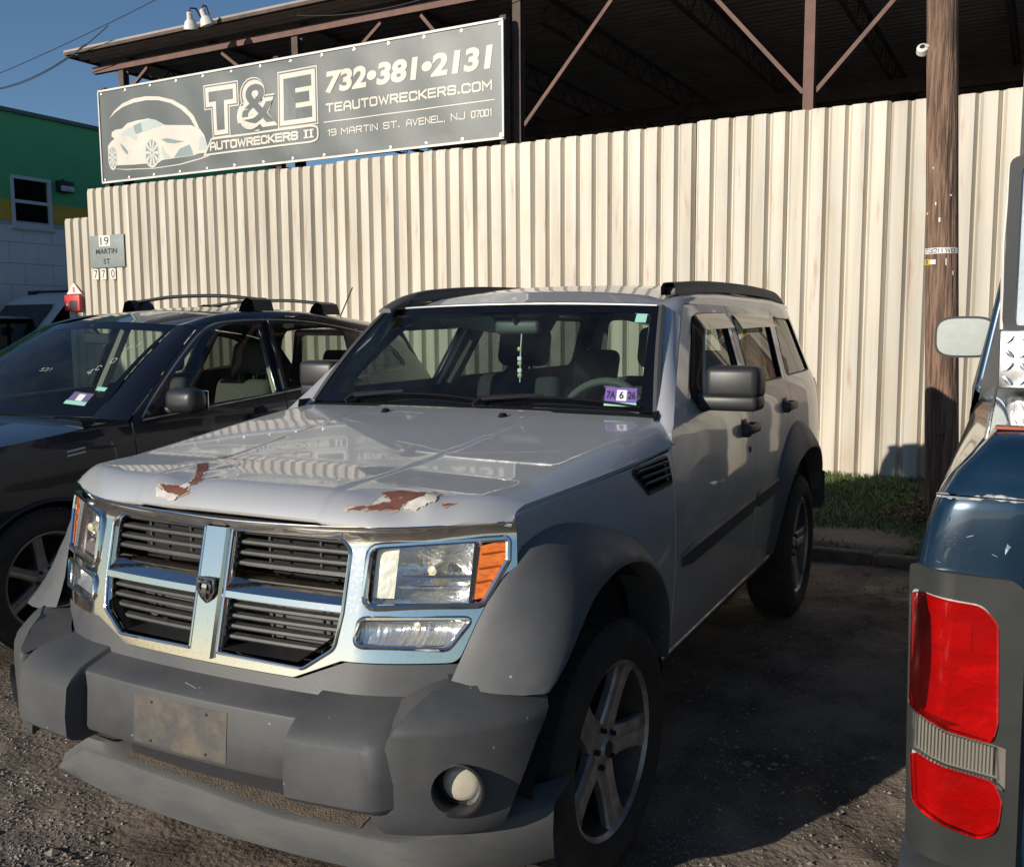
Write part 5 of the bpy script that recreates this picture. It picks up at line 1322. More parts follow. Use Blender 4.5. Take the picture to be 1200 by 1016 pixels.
# ================================================================== THE DARK CROSSOVER on the left
m_dark = mat('midnight_paint', (.012, .013, .020), .30, metal=.3, coat=1, coat_r=.03, var=(2, .4, .7), col2=(.016, .017, .024), rvar=.05, speck=(40, .05, (.20, .20, .20), .82))
crv = empty('crossover', (-2.98, .456, .05), -.024, 'dark blue black crossover with roof crossbars parked beside the silver SUV', 'crossover')
_cz = [.25, .40, .55, .75, .92, 1.02, 1.09, 1.14, 1.35, 1.58, 1.66]; _cx = [.82, .880, .900, .908, .900, .885, .862, .835, .740, .640, .58]
def CXS(u, z):
    x = sm_interp(z, _cz, _cx)
    if u < .30: x -= .16*((.30-u)/1.15)**2
    if u > 2.5: x -= .16*((u-2.5)/1.1)**2*(1+.9*max(0, z-1.1))
    return x
ca = lambda cy, r, a0, a1, n=20: arc(cy, .34, r, a0, a1, n)
cbelt = lambda u: 1.045+.055*smooth(.3, 1.7, u)+.085*smooth(1.6, 3.2, u)     # belt line rises to the rear
CH = lambda w_, u: (w_, u, sm_interp(u, [-.86, -.75, -.5, 0, .45], [.84, .90, .965, 1.035, 1.085])-.05*(abs(w_)/.80)**2.6)
chood = panel('hood', [[(w_, -.84+.16*(w_/.75)**2) for w_ in np.linspace(-.74, .74, 17)]+[(.775, -.3), (.76, .30), (.60, .40), (0, .34), (-.60, .40), (-.76, .30), (-.775, -.3)]], CH, (0, 0, 1), m_dark, crv, .08, .02)
for s in (1, -1):
    S = lambda u, z, s=s: (s*CXS(u, z), u, z); out = (s, 0, .15)
    fen = panel('fender', [[(-.62, .93), (-.30, .985), (.10, 1.025), (.44, 1.062), (.475, 1.045), (.49, .95), (.49, .34)]+ca(0, .385, 0, 180, 24)+[(-.40, .34), (-.62, .40)]], S, out, m_dark, crv, .05, .014)
    G().tube([S(u, z) for u, z in ca(0, .385, 0, 180, 24)], .014, 8, squash=(1, .7)).build('arch_trim', m_plastd, fen)
    # front door
    d = [(.498, .34), (.498, 1.045), (.53, 1.085), (.66, 1.17), (.92, 1.36), (1.16, 1.515), (1.36, 1.565), (1.735, 1.585), (1.655, 1.15), (1.63, .95), (1.60, .34)]
    wd = [(.62, 1.075), (.70, 1.145), (.98, 1.345), (1.20, 1.488), (1.40, 1.532), (1.655, 1.545), (1.60, 1.125)]
    fdr = panel('front_door', [d, fillet(wd, [.01, .02, .03, .03, .02, .02, .02], 3)[::-1]], S, out, m_dark, crv, .05, .014)
    fgl = panel('door_glass', [fillet(wd, [.01, .02, .03, .03, .02, .02, .02], 3)], S, out, m_tintf, fdr, .06, 0, -.010)
    panel('quarter_light', [[(.625, 1.077), (.705, 1.147), (.79, 1.205), (.775, 1.085)]], S, out, m_plastd, fdr, .06, 0, .001)
    d = [(1.608, .34), (1.638, .95), (1.663, 1.15), (1.743, 1.586), (2.20, 1.575), (2.52, 1.53), (2.62, 1.49), (2.52, 1.17), (2.42, .90)]+ca(2.62, .42, 115, 178, 10)+[(2.20, .34)]
    wd = [(1.70, 1.140), (1.775, 1.545), (2.15, 1.538), (2.46, 1.495), (2.40, 1.185)]
    rdr = panel('rear_door', [d, fillet(wd, .02, 3)[::-1]], S, out, m_dark, crv, .05, .014)
    panel('door_glass', [fillet(wd, .02, 3)], S, out, m_tintf, rdr, .06, 0, -.010)
    d = [(2.528, 1.17), (2.628, 1.49), (2.9, 1.46), (3.25, 1.38), (3.46, 1.20), (3.52, .95), (3.50, .42), (3.10, .40)]+ca(2.62, .42, 6, 113, 18)+[(2.43, .90)]
    wd = [(2.565, 1.195), (2.635, 1.455), (2.80, 1.425), (2.98, 1.345), (3.07, 1.265), (3.06, 1.235)]
    qpn = panel('quarter_panel', [d, fillet(wd, [.02, .02, .03, .04, .03, .02], 3)[::-1]], S, out, m_dark, crv, .05, .014)
    qg = panel('quarter_glass', [fillet(wd, [.02, .02, .03, .04, .03, .02], 3)], S, out, m_tint, qpn, .06, 0, -.008)
    if s > 0:
        g = strip_mesh(G(), strokes('1020', .34, .11, 0, 2), .006, lambda a, b, l: Vector(S(2.62+a, 1.245+b))+Vector((.001, 0, 0))); mk('chalk_number', g.v, g.f, mat('chalk', (.55, .55, .50), .9), qg, 0)
    # bright window line round the glass
    ln = curve([S(.56, 1.048), S(.80, 1.066), S(1.2, 1.092), S(1.65, 1.122), S(2.1, 1.152), S(2.55, 1.183), S(2.9, 1.205), S(3.06, 1.222), S(3.10, 1.262), S(3.0, 1.362), S(2.82, 1.442), S(2.64, 1.478), S(2.3, 1.530), S(1.9, 1.560), S(1.4, 1.550), S(1.19, 1.503), S(.96, 1.362), S(.68, 1.160), S(.56, 1.06)], 90)
    G().tube([p+Vector((s*.003, 0, 0)) for p in ln], .0055, 6).build('window_trim', m_alloy, crv)
    G().tube([S(1.69, z) if False else (s*(CXS(1.70+.17*(z-1.13), z)+.001), 1.645+.19*(z-1.13), z) for z in np.linspace(1.13, 1.545, 8)], .030, 8, squash=(1, .25)).build('b_pillar', m_plastd, crv)
    for (u, z, par) in ((1.43, 1.005, fdr), (2.32, 1.035, rdr)):
        x = CXS(u, z)
        G().rbox(s*(x+.028)-.010, s*(x+.028)+.010, u-.12, u+.10, z-.018, z+.014, .009).rbox(s*(x+.01)-.02, s*(x+.01)+.02, u+.06, u+.10, z-.018, z+.014, .008).rbox(s*(x+.01)-.02, s*(x+.01)+.02, u-.12, u-.085, z-.018, z+.014, .008).build('door_handle', m_plastd, par)
        G().lathe([(0, .002), (.05, .002), (.055, 0)], 16, Matrix.Translation((s*x, u-.02, z)) @ Matrix.Rotation(s*rad(90), 4, 'Y')).build('handle_cup', m_void, par)
    mr_ = G().rbox(.90, 1.115, .665, .795, 1.075, 1.205, .05, seg=4).build('wing_mirror', m_plastd, crv, 50)
    G().rbox(.83, .93, .70, .77, 1.070, 1.105, .012).build('mirror_arm', m_plastd, mr_)
    G().rbox(.915, 1.10, .792, .799, 1.09, 1.19, .003).build('mirror_glass', MATS['mirror_silver'], mr_)
    if s < 0:
        for o_ in [mr_]+list(mr_.children): o_.data.transform(Matrix.Scale(-1, 4, (1, 0, 0))); o_.data.flip_normals()
    # pillar and roof side
    wl_ = curve([(s*.74, .36, 1.065), (s*.71, .46, 1.125), (s*.64, .78, 1.345), (s*.575, 1.09, 1.530)], 12); pl_ = curve([S(.47, 1.05), S(.64, 1.165), S(.90, 1.352), S(1.13, 1.505)], 12)
    G().loft([[a, a.lerp(b, .3)+Vector((s*.014, -.01, .006)), a.lerp(b, .7)+Vector((s*.014, -.008, .004)), b] for a, b in zip(wl_, pl_)]).build('a_pillar', m_dark, crv, 60)
    top = curve([S(1.13, 1.505), S(1.36, 1.563), S(1.74, 1.584), S(2.2, 1.573), S(2.6, 1.50), S(3.0, 1.44), S(3.30, 1.34)], 26)
    ro = curve([(s*.575, 1.09, 1.530), (s*.56, 1.40, 1.592), (s*.55, 1.75, 1.615), (s*.545, 2.2, 1.612), (s*.54, 2.6, 1.585), (s*.53, 3.0, 1.54), (s*.52, 3.25, 1.49)], 26)
    G().loft([[a, a.lerp(b, .35)+Vector((s*.014, 0, .012)), a.lerp(b, .7)+Vector((s*.008, 0, .012)), b] for a, b in zip(top, ro)]).build('roof_side', m_dark, crv, 60)
    rows = [[(s*.875, u, .36), (s*.87, u, .30), (s*.80, u, .24)] for u in np.linspace(.42, 2.2, 8)]
    G().loft(rows).build('sill', m_plastd, crv, 40)
    for cy in (0, 2.62): G().loft([[(s*x, cy+.40*math.cos(rad(a)), .34+.40*math.sin(rad(a))) for a in np.linspace(-5, 185, 20)] for x in (.86, .45)]).prism([(cy-.4, .3), (cy+.4, .3), (cy+.3, .6), (cy, .74), (cy-.3, .6)], s*.45, s*.46, 'yz').build('wheel_liner', m_void, crv, 60)
    m_alloy2 = mat('dull_alloy', (.34, .34, .34), .42, metal=.7, var=(6, .35, .7), col2=(.18, .17, .16))
    for u in (0, 2.62): wheel(crv, s*.785, u, s, 40, .342, .235, .105, 7, m_alloy2, .030, 1)
    # door lining and pillars inside
    G().loft([[(s*(CXS(u, z)-.06), u, z) for z in (.45, .8, 1.07)] for u in np.linspace(.52, 2.5, 10)]).build('door_lining', m_int, crv, 60)
    G().tube([(s*(CXS(1.70, z)-.05), 1.66+.19*(z-1.13), z) for z in np.linspace(1.05, 1.55, 6)], .035, 8).build('pillar_trim', mat('trim_cream', (.42, .40, .34), .8), crv)
    # lamps
    G().loft([[(s*CXS(u, z)*1.0, u, z) for u in (-.66, -.5, -.36)] for z in (.72, .80, .88)]).build('headlight', m_refl, crv, 60)
CR = lambda w_, u: (w_, u, sm_interp(u, [1.0, 1.05, 1.4, 1.75, 2.2, 2.6, 3.0, 3.3], [1.545, 1.553, 1.622, 1.650, 1.648, 1.620, 1.572, 1.515])-.038*(abs(w_)/.55)**2.2)
cwt = lambda w_: 1.03+.06*(w_/.575)**2
panel('roof', [[(w_, cwt(w_)+.01) for w_ in np.linspace(-.57, .57, 13)]+[(.553, 1.6), (.535, 2.8), (.52, 3.24), (0, 3.28), (-.52, 3.24), (-.535, 2.8), (-.553, 1.6)]], CR, (0, 0, 1), m_dark, crv, .08, .012)
def CW(a, t):
    pb = Vector((.735*a, .30+.10*a*a, 1.075-.005*a*a)); pt = Vector((.575*a, cwt(.575*a), 1.552-.024*a*a))
    return pb.lerp(pt, t)+Vector((0, -.03, .03))*4*t*(1-t)*.6
cws = panel('windscreen', [sq(1, 0, 1)], CW, (0, -.7, .7), m_glass, crv, .1, .004)
panel('windscreen_border', [sq(1, 0, 1), fillet([(-.94, .09), (.94, .09), (.96, .90), (-.96, .90)], .05, 4)[::-1]], CW, (0, -.7, .7), m_frit, cws, .1, 0, .0012)
stk = panel('inspection_sticker', [[(.66, .115), (.84, .10), (.85, .20), (.67, .215)]], CW, (0, -.7, .7), mat('sticker_dull_purple', (.13, .11, .22), .5), cws, .1, 0, .002)
panel('sticker_foot', [[(.655, .105), (.845, .09), (.846, .122), (.656, .137)]], CW, (0, -.7, .7), m_tealk, stk, .1, 0, .003)
panel('sticker_field', [[(.73, .135), (.79, .13), (.79, .19), (.73, .195)]], CW, (0, -.7, .7), m_stw, stk, .1, 0, .003)
panel('glass_label', [[(.83, .235), (.915, .228), (.918, .262), (.832, .27)]], CW, (0, -.7, .7), m_tealk, cws, .1, 0, .002)
for txt, a0, t0, w_, h in (('4', .62, .38, .04, .06), ('C', .67, .43, .03, .045), ('O', .74, .51, .035, .05), ('(', .77, .65, .02, .06), ('/', .83, .70, .015, .06), ('5', .10, .40, .03, .03), ('3', .15, .40, .03, .03), ('1', .20, .40, .015, .03)):
    g = strip_mesh(G(), strokes(txt, w_, h, 0), .0045 if a0 > .5 else .0025, lambda a, b, l: Vector(CW(a0+a, t0+b))+Vector((0, -.002, .002))); mk('chalk_mark', g.v, g.f, MATS['chalk'], cws, 0)
G().rbox(-.11, .11, 1.0, 1.03, 1.42, 1.485, .02, seg=3).build('rearview_mirror', m_int, crv)
G().tube([(0, 1.02, 1.48), (0, .98, 1.53)], .012, 6).build('mirror_stem', m_int, crv)
for w_ in (-.38, .38): seat(crv, w_, 1.45, .50, .50, .60)
for o_ in list(crv.children):
    if o_.name.startswith('seat'):
        for c_ in o_.children: c_.data.materials[0] = mat('seat_tan', (.11, .10, .088), .9, bump=(150, .3, .003))
seat(crv, 0, 2.35, .52, 1.2, .52, -18)
G().loft([[(w_, u, z) for w_ in np.linspace(-.70, .70, 8)] for u, z in ((.30, 1.02), (.62, 1.04), (.86, 1.02), (.90, .9), (.90, .6))]).build('dashboard', mat('dash_grey', (.06, .062, .06), .8), crv, 60)
csw = empty('steering_wheel', (.38, .98, .99)); csw.parent = crv; csw.rotation_euler = (rad(66), 0, 0)
G().tube([(.18*math.cos(a), .18*math.sin(a), 0) for a in [2*math.pi*k/30 for k in range(30)]], .016, 8, closed=True).build('rim', m_int, csw); G().rbox(-.17, .17, -.05, .05, -.02, .01, .01).build('hub', m_int, csw)
G().box(-.72, .72, .5, 3.3, .30, .42).box(-.70, .70, -.6, .35, .35, .90).build('floor_pan', m_void, crv)
# nose and tail
G().loft([[(w_, u+.30*(abs(w_)/.85)**3, z) for w_ in np.linspace(-.86, .86, 18)] for u, z in ((-.80, .86), (-.88, .74), (-.92, .55), (-.88, .35), (-.75, .25))]).build('front_bumper', m_dark, crv, 60)
G().loft([[(w_, -.915+.30*(abs(w_)/.85)**3, z) for w_ in np.linspace(-.5, .5, 8)] for z in (.60, .75)]).build('grille', m_plastd, crv, 60)
CT = lambda w_, z: (w_, 3.56-.10*(abs(w_)/.8)**2-.42*max(0, z-1.05)**1.2, z)
ctg = panel('tailgate', [fillet([(-.72, .45), (.72, .45), (.70, 1.1), (.53, 1.50), (-.53, 1.50), (-.70, 1.1)], .05, 3), fillet([(-.58, 1.13), (.58, 1.13), (.48, 1.45), (-.48, 1.45)], .05, 3)[::-1]], CT, (0, 1, .2), m_dark, crv, .08, .02)
panel('rear_glass', [fillet([(-.58, 1.13), (.58, 1.13), (.48, 1.45), (-.48, 1.45)], .05, 3)], CT, (0, 1, .2), m_tintf, ctg, .1, 0)
G().loft([[(w_, u-.15*(abs(w_)/.85)**3, z) for w_ in np.linspace(-.86, .86, 14)] for u, z in ((3.52, .62), (3.62, .58), (3.60, .34), (3.5, .28))]).build('rear_bumper', m_dark, crv, 60)
# crossbars on four feet
for u in (1.777, 2.44):
    zt = CR(.52, u)[2]
    cbx = G().tube(curve([(-.53, u, zt+.075), (-.25, u, zt+.10), (0, u, zt+.105), (.25, u, zt+.10), (.53, u, zt+.075)], 16), .019, 10, squash=(.6, 1.2)).build('roof_crossbar', m_plastd, crv, 50)
    for s in (1, -1):
        G().loft([[(s*x, u+dy, zt+z) for dy in (-.085, -.05, 0, .05, .085)] for x, z in ((.46, .0), (.49, .055), (.53, .085), (.575, .07), (.60, .0))]).loft([[(s*x, u+dy*f, zt+z) for x, z, f in ((.46, 0, 1), (.53, .06*1, 1), (.60, 0, 1))] for dy in (-.086, .086)]).build('crossbar_foot', m_plastd, cbx, 50)
G().tube([(.25, 2.95, CR(.25, 2.95)[2]), (.25, 3.12, CR(.25, 2.95)[2]+.24)], .005, 6).build('antenna', m_plastd, crv)
fm = [o_ for o_ in crv.children if o_.name.startswith('fender')][0]
for z in (.935, .915):
    g = G().add([Vector((CXS(u, z+dz)+.0022, u, z+dz)) for u, dz in ((.10, 0), (.20, .010), (.20, .018), (.10, .008))], [(0, 1, 2, 3)]); mk('paint_mark', g.v, g.f, MATS['chalk'], fm, 0)

# ================================================================== THE BLUE PICKUP at the right edge
m_bluep = mat('blue_paint', (.007, .027, .055), .26, metal=.35, coat=1, coat_r=.03, var=(3, .4, .7), col2=(.009, .034, .066), rvar=.06, speck=(34, .06, (.35, .37, .38), .80))
m_bez = mat('bezel_grey', (.022, .024, .023), .36, var=(6, .35, .7), col2=(.036, .037, .035))
TX, TY = 1.700, -.735
trk = empty('pickup_truck', (TX, TY, -.02), 0, 'dark blue pickup truck seen from its rear left corner with large tail lamp', 'pickup truck')
TW = 1.96
# bed side profile (x from outer skin, z)
_tz = [.45, .60, .75, .95, 1.10, 1.20, 1.27, 1.325, 1.36, 1.385]; _tx = [.05, .030, .012, .0, .002, .014, .032, .056, .085, .125]
def TS(y, z): return float(sm_interp(z, _tz, _tx))+.05*max(0, (.10-y)/.10)**2*.5
for side_ in (0, 1):
    fx_ = (lambda x: x) if side_ == 0 else (lambda x: TW-x); sg = -1 if side_ == 0 else 1
    S = lambda y, z, fx_=fx_: (fx_(TS(y, z)), y, z)
    bs = panel('bed_side', [[(.035, .52), (.035, 1.28), (.06, 1.33), (.09, 1.358), (.165, 1.378), (1.97, 1.378), (1.97, .50), (1.62, .50)]+arc(1.14, .42, .45, 10, 170, 20)+[(.60, .52)]], S, (sg, 0, .2), m_bluep, trk, (.08, .03), .02)
    rows = [[(fx_(x), y, z) for x, z in ((.115, 1.380), (.135, 1.392), (.165, 1.398), (.20, 1.396), (.225, 1.385), (.23, 1.34), (.23, .80))] for y in (.155, .2, .5, 1.0, 1.5, 1.97)]
    G().loft(rows).build('bed_rail', m_bluep, trk, 50)
    # lip along the arch
    G().tube([S(y, z) for y, z in arc(1.14, .42, .45, 10, 170, 20)], .014, 8).build('arch_lip', m_bluep, trk)
# rear faces of the corner posts, with crease and rounded top
def TR(side_):
    fx_ = (lambda x: x) if side_ == 0 else (lambda x: TW-x)
    zs = [.60, .70, .95, 1.13, 1.20, 1.27, 1.295, 1.31, 1.33, 1.355, 1.378, 1.392, 1.398]
    dy = [.02, .0, .0, -.002, -.004, -.006, .000, .012, .022, .036, .060, .10, .16]
    rows = []
    for z, d in zip(zs, dy):
        x0 = sm_interp(z, _tz, _tx); rows.append([(fx_(x0+a), d+b, z) for a, b in ((.004, .06), (.006, .030), (.016, .010), (.035, .002), (.07, 0), (.12, 0), (.190, 0), (.196, .006), (.198, .05))])
    return rows
for k in (0, 1):
    cpn = G().loft(TR(k)).build('corner_post', m_bluep, trk, 50)
m_chip = mat('chipped_paint', (.40, .42, .42), .7, var=(60, .45, .55), col2=(.16, .19, .22))
G().prism(jag([(.040, 1.291), (.085, 1.288), (.13, 1.292), (.188, 1.289), (.188, 1.296), (.13, 1.299), (.09, 1.294), (.040, 1.297)], .0022, 6, 3), -.0035, .004).build('paint_chip', m_chip, trk)
G().prism(jag([(.150, 1.20), (.158, 1.215), (.153, 1.22)], .002, 2, 4), -.0052, .0).build('paint_chip', m_chip, trk)
G().rbox(.125, .222, .13, .165, 1.3965, 1.4025, .002).build('bed_stripe', mat('orange_stripe', (.30, .07, .03), .6), trk)  # thin orange-red strip lying on top of the bed rail
for x0_, z0_, x1_, z1_ in ((.045, 1.18, .052, 1.177), (.09, 1.225, .101, 1.229), (.06, 1.25, .063, 1.258), (.13, 1.20, .139, 1.196)):
    G().tube([(x0_, -.006, z0_), (x1_, -.0062, z1_)], .0007, 4).build('scratch', m_chip, trk)
# tail lamp: grey bezel, red, clear, red lenses
def lamp_face(x): return -.018+.050*max(0, (.075-x)/.075)**2
def tl(nm, poly, lift, mtl, par, depth=.02, step=.02, side_=0):
    fx_ = (lambda x: x) if side_ == 0 else (lambda x: TW-x)
    p = panel(nm, [ccw(poly, True)], lambda x, z: (fx_(x), lamp_face(x)-lift-.006*math.sin(min(1, max(0, (z-.66)/.5))*math.pi), z), (0, -1, 0), mtl, par, step, depth); return p
m_redl = glass('tail_lens_red', (.80, .010, .016), .02, .06, 1.5, (.55, .015, .018)); m_redd = mat('tail_inner_red', (.60, .012, .016), .3, bump=(3, .5, .004), stretch=(4, 4, 60))
m_clr = glass('tail_lens_clear', (.93, .92, .88), .03, .05); m_tback = mat('tail_reflector', (.72, .68, .66), .38, metal=.5, bump=(13, .7, .012), var=(9, .35, .7), col2=(.50, .46, .44)); m_rib = mat('tail_reflector_ribbed', (.22, .20, .18), .4, metal=.3)
m_ribg = mat('reverse_rib', (.36, .34, .30), .25, metal=.4)
for k in (0, 1):
    tlp = empty('tail_lamp', (0, 0, 0)); tlp.parent = trk
    fx_ = (lambda x: x) if k == 0 else (lambda x: TW-x)
    bz = [(.000, 1.165), (.165, 1.160), (.185, 1.145), (.190, .66), (.175, .63), (.012, .65)]
    up = fillet([(.006, 1.120), (.118, 1.112), (.143, 1.085), (.150, .912), (.144, .880), (.075, .890), (.010, .912)], [.012, .03, .03, .02, .012, .02, .01], 4)
    mid = [(.018, .904), (.075, .884), (.145, .874), (.150, .816), (.075, .824), (.020, .836)]
    sid = [(.149, .872), (.162, .868), (.164, .800), (.154, .808)]
    lo_ = fillet([(.014, .832), (.075, .818), (.150, .808), (.162, .775), (.158, .722), (.130, .705), (.078, .716), (.022, .738)], [.01, .02, .02, .02, .03, .03, .02, .02], 3)
    face = lambda lift: (lambda x, z: (fx_(x), lamp_face(x)-lift-.006*math.sin(min(1, max(0, (z-.66)/.5))*math.pi), z))
    zb_ = fillet(bz, [.01, .02, .02, .02, .02, .02], 3)
    panel('bezel', [ccw(zb_, True)]+[ccw(offset_poly(ccw(h_, True), .003), False) for h_ in (up, lo_)]+[ccw([(.016, .9065), (.075, .8865), (.147, .8765), (.166, .872), (.168, .795), (.150, .8125), (.075, .8205), (.018, .834)], False)], face(0), (0, -1, 0), m_bez, tlp, .02, .03)
    for nm, lp, dpt, mt_ in (('reflector', up, .009, m_tback), ('reflector', lo_, .008, m_tback), ('reflector', [(.018, .908), (.150, .880), (.166, .872), (.168, .796), (.150, .809), (.020, .834)], .006, m_rib)):
        cxm = sum(p[0] for p in lp)/len(lp); czm = sum(p[1] for p in lp)/len(lp)
        fn = lambda x, z, dpt=dpt, cxm=cxm, czm=czm: (fx_(x), lamp_face(x)+.004+dpt*max(0, 1-((x-cxm)/.085)**2)*max(0, 1-((z-czm)/.14)**2), z)
        panel(nm, [ccw(offset_poly(ccw(lp, True), .004), True)], fn, (0, -1, 0), mt_, tlp, .012, 0)
    for nm, lp, mt_ in (('red_lens', up, m_redl), ('red_lens', lo_, m_redl), ('reverse_lens', mid, m_clr), ('side_lens', sid, m_clr)):
        panel(nm, [ccw(lp, True)], face(.010), (0, -1, 0), mt_, tlp, .015, .012)
    for x_ in np.linspace(.024, .146, 22):
        G().tube([(fx_(x_), lamp_face(x_)-.001, float(np.interp(x_, [.011, .075, .15], [.842, .828, .820]))), (fx_(x_), lamp_face(x_)-.001, float(np.interp(x_, [.011, .075, .15], [.902, .880, .870])))], .0022, 6).build('reverse_rib', m_ribg, tlp)
    for r_ in range(9):
        G().tube([(fx_(.045), lamp_face(.045)+.006, 1.075-.005*r_), (fx_(.105), lamp_face(.10)+.006, 1.073-.005*r_)], .0014, 5).build('reflector_rib', m_redd, tlp)
# tailgate and bumper
tg = G().rbox(.205, TW-.205, -.004, .045, .66, 1.385, .018, seg=3).build('tailgate', m_bluep, trk)
G().rbox(.40, TW-.40, -.010, .0, .85, 1.25, .006).build('pressed_panel', m_bluep, tg); G().rbox(TW/2-.12, TW/2+.12, -.02, 0, 1.22, 1.30, .01).build('gate_handle', m_plastd, tg)
rows = [[(x, y+.04*max(0, abs(x-TW/2)-.8)/.2, z) for x in np.linspace(.005, TW-.005, 20)] for y, z in ((.06, .635), (-.03, .632), (-.075, .615), (-.085, .55), (-.075, .47), (-.03, .44), (.08, .44))]
G().loft(rows).build('rear_bumper', mat('bumper_satin', (.10, .105, .105), .30, metal=.6, var=(5, .35, .7), col2=(.16, .16, .155)), trk, 50)
G().box(.2, TW-.2, .05, 4.8, .45, .60).build('frame_rails', m_void, trk); G().box(.22, TW-.22, .05, 1.97, .76, .80).build('bed_floor', m_plastd, trk); G().box(.22, TW-.22, 1.93, 1.97, .8, 1.36).build('bed_front_wall', m_bluep, trk)
# cab and nose
def TC(y, z): return float(sm_interp(z, [.45, .6, 1.0, 1.25, 1.36, 1.9, 1.98], [.06, .03, .015, .022, .04, .135, .16]))
for k in (0, 1):
    fx_ = (lambda x: x) if k == 0 else (lambda x: TW-x); sg = -1 if k == 0 else 1
    S = lambda y, z, fx_=fx_: (fx_(TC(y, z)), y, z)
    dwin = [(2.42, 1.38), (2.46, 1.84), (3.00, 1.84), (3.42, 1.38)]
    cs_ = panel('cab_side', [[(2.00, .50), (2.00, 1.36), (2.05, 1.90), (2.10, 1.94), (3.00, 1.94), (3.12, 1.88), (3.56, 1.36), (3.58, .50)], fillet(dwin, .03, 3)[::-1]], S, (sg, 0, .2), m_bluep, trk, .08, .02)
    panel('door_glass', [fillet(dwin, .03, 3)], S, (sg, 0, .2), m_tint, cs_, .1, 0, -.01)
    panel('window_strip', [[(2.015, 1.37), (2.06, 1.90), (2.30, 1.90), (2.26, 1.37)]], S, (sg, 0, .2), m_black, cs_, .1, .004, .004)
    panel('fender', [[(3.60, .52), (3.60, 1.30), (4.6, 1.22), (5.05, 1.10), (5.08, .60), (4.95, .52)]+arc(4.50, .42, .45, 12, 168, 18)], S, (sg, 0, .2), m_bluep, trk, .08, .02)
    for y in (1.14, 4.50): wheel(trk, fx_(.17), y, sg, 10, .38, .235, .12, 5, m_alloy2, .045, 1)
    sup = lambda hx, hz: [(-.034+hx*math.copysign(abs(math.cos(t))**.55, math.cos(t)), 1.524+hz*math.copysign(abs(math.sin(t))**.55, math.sin(t))) for t in [2*math.pi*i/40 for i in range(40)]]
    mo = G().loft([[(x*k-.034*(1-k), y, z*k+1.524*(1-k)) for x, z in sup(.124, .091)] for y, k in ((2.922, 1), (2.935, 1.0), (2.985, .93), (3.01, .7))], closed=True, capends=True).build('wing_mirror', m_plastd, trk, 50)
    G().prism(sup(.114, .081), 2.916, 2.925).build('mirror_glass', mat('dusty_mirror', (.80, .83, .83), .22, metal=.92, var=(30, .35, .7), col2=(.72, .74, .72)), mo)
    G().rbox(.05, .16, 2.95, 3.02, 1.43, 1.47, .012).build('mirror_arm', m_plastd, mo)
    if k == 1:
        for o_ in [mo]+list(mo.children): o_.data.transform(Matrix.Translation((TW, 0, 0)) @ Matrix.Scale(-1, 4, (1, 0, 0))); o_.data.flip_normals()
G().loft([[(x, y, z-.05*((x-TW/2)/.82)**4) for x in np.linspace(.16, TW-.16, 14)] for y, z in ((2.06, 1.93), (2.12, 1.985), (2.6, 2.01), (3.0, 1.99), (3.10, 1.95))]).build('cab_roof', m_bluep, trk, 60)
bw = [(.34, 1.42), (TW-.34, 1.42), (TW-.38, 1.82), (.38, 1.82)]
cbw = panel('cab_back', [[(.02, .6), (TW-.02, .6), (TW-.03, 1.36), (TW-.15, 1.94), (.15, 1.94), (.03, 1.36)], fillet(bw, .05, 3)[::-1]], lambda x, z: (x, 2.0+.10*max(0, z-1.36), z), (0, -1, 0), m_plastd, trk, .1, .02)
panel('rear_window', [fillet(bw, .05, 3)], lambda x, z: (x, 2.01+.10*max(0, z-1.36), z), (0, -1, 0), m_tint, cbw, .1, 0)
G().loft([[(x, y, z) for x in np.linspace(.14+.0*y, TW-.14, 8)] for y, z in ((3.10, 1.94), (3.58, 1.38))]).build('windscreen', m_tint, trk, 60)
G().loft([[(x, y, z-.06*(abs(x-TW/2)/.9)**3) for x in np.linspace(.04, TW-.04, 12)] for y, z in ((3.58, 1.36), (4.2, 1.34), (4.9, 1.22), (5.08, 1.10))]).build('hood', m_bluep, trk, 60)
G().loft([[(x, 5.09, z) for x in (.02, .5, TW-.5, TW-.02)] for z in (.55, 1.09)]).build('front_end', m_plastd, trk, 60)
G().box(.1, TW-.1, 2.1, 3.5, .55, .62).build('cab_floor', m_void, trk); G().rbox(.35, TW-.35, 2.3, 2.5, .7, 1.45, .06).build('bench_seat', m_seat, trk)

# diamond plate toolbox lying across the bed
m_dia = mat('diamond_plate', (.72, .73, .73), .22, metal=1, var=(12, .4, .7), col2=(.52, .53, .53), rvar=.2)
tbx = empty('toolbox', (TX, TY, 0), 0, 'bright diamond plate toolbox lying across the blue pickup bed', 'toolbox')
G().rbox(.118, TW-.118, 1.08, 1.50, 1.392, 1.545, .006).build('lid', m_dia, tbx); G().rbox(.26, TW-.26, 1.10, 1.48, 1.0, 1.39, .006).build('box', m_dia, tbx)
dp = None
for r in range(4):
    for c in range(14):
        ang = 45 if (r+c) % 2 else -45
        if dp is None: dp = G().lathe([(0, .0018), (.005, .0013), (.007, 0)], 8, Matrix.Scale(2.4, 4, (1, 0, 0))).build('tread_bar', m_dia, tbx); o_ = dp
        else: o_ = copy_of(dp, tbx)
        o_.matrix_local = Matrix.Translation((.142+c*.036, 1.0795, 1.413+r*.036)) @ Matrix.Rotation(rad(90), 4, 'X') @ Matrix.Rotation(rad(ang), 4, 'Z')
pn = empty('framed_panel', (TX, TY, 0), 0, 'tall pale frosted glass panel in a black frame standing on the pickup toolbox', 'panel')
x0, x1, z0, z1, yy = .120, 1.0, 1.548, 2.005, 1.16
fr_ = fillet([(x0, z0), (x1, z0), (x1, z1), (x0, z1)], .03, 4); fi_ = fillet([(x0+.03, z0+.01), (x1-.03, z0+.01), (x1-.03, z1-.03), (x0+.03, z1-.03)], .015, 4)
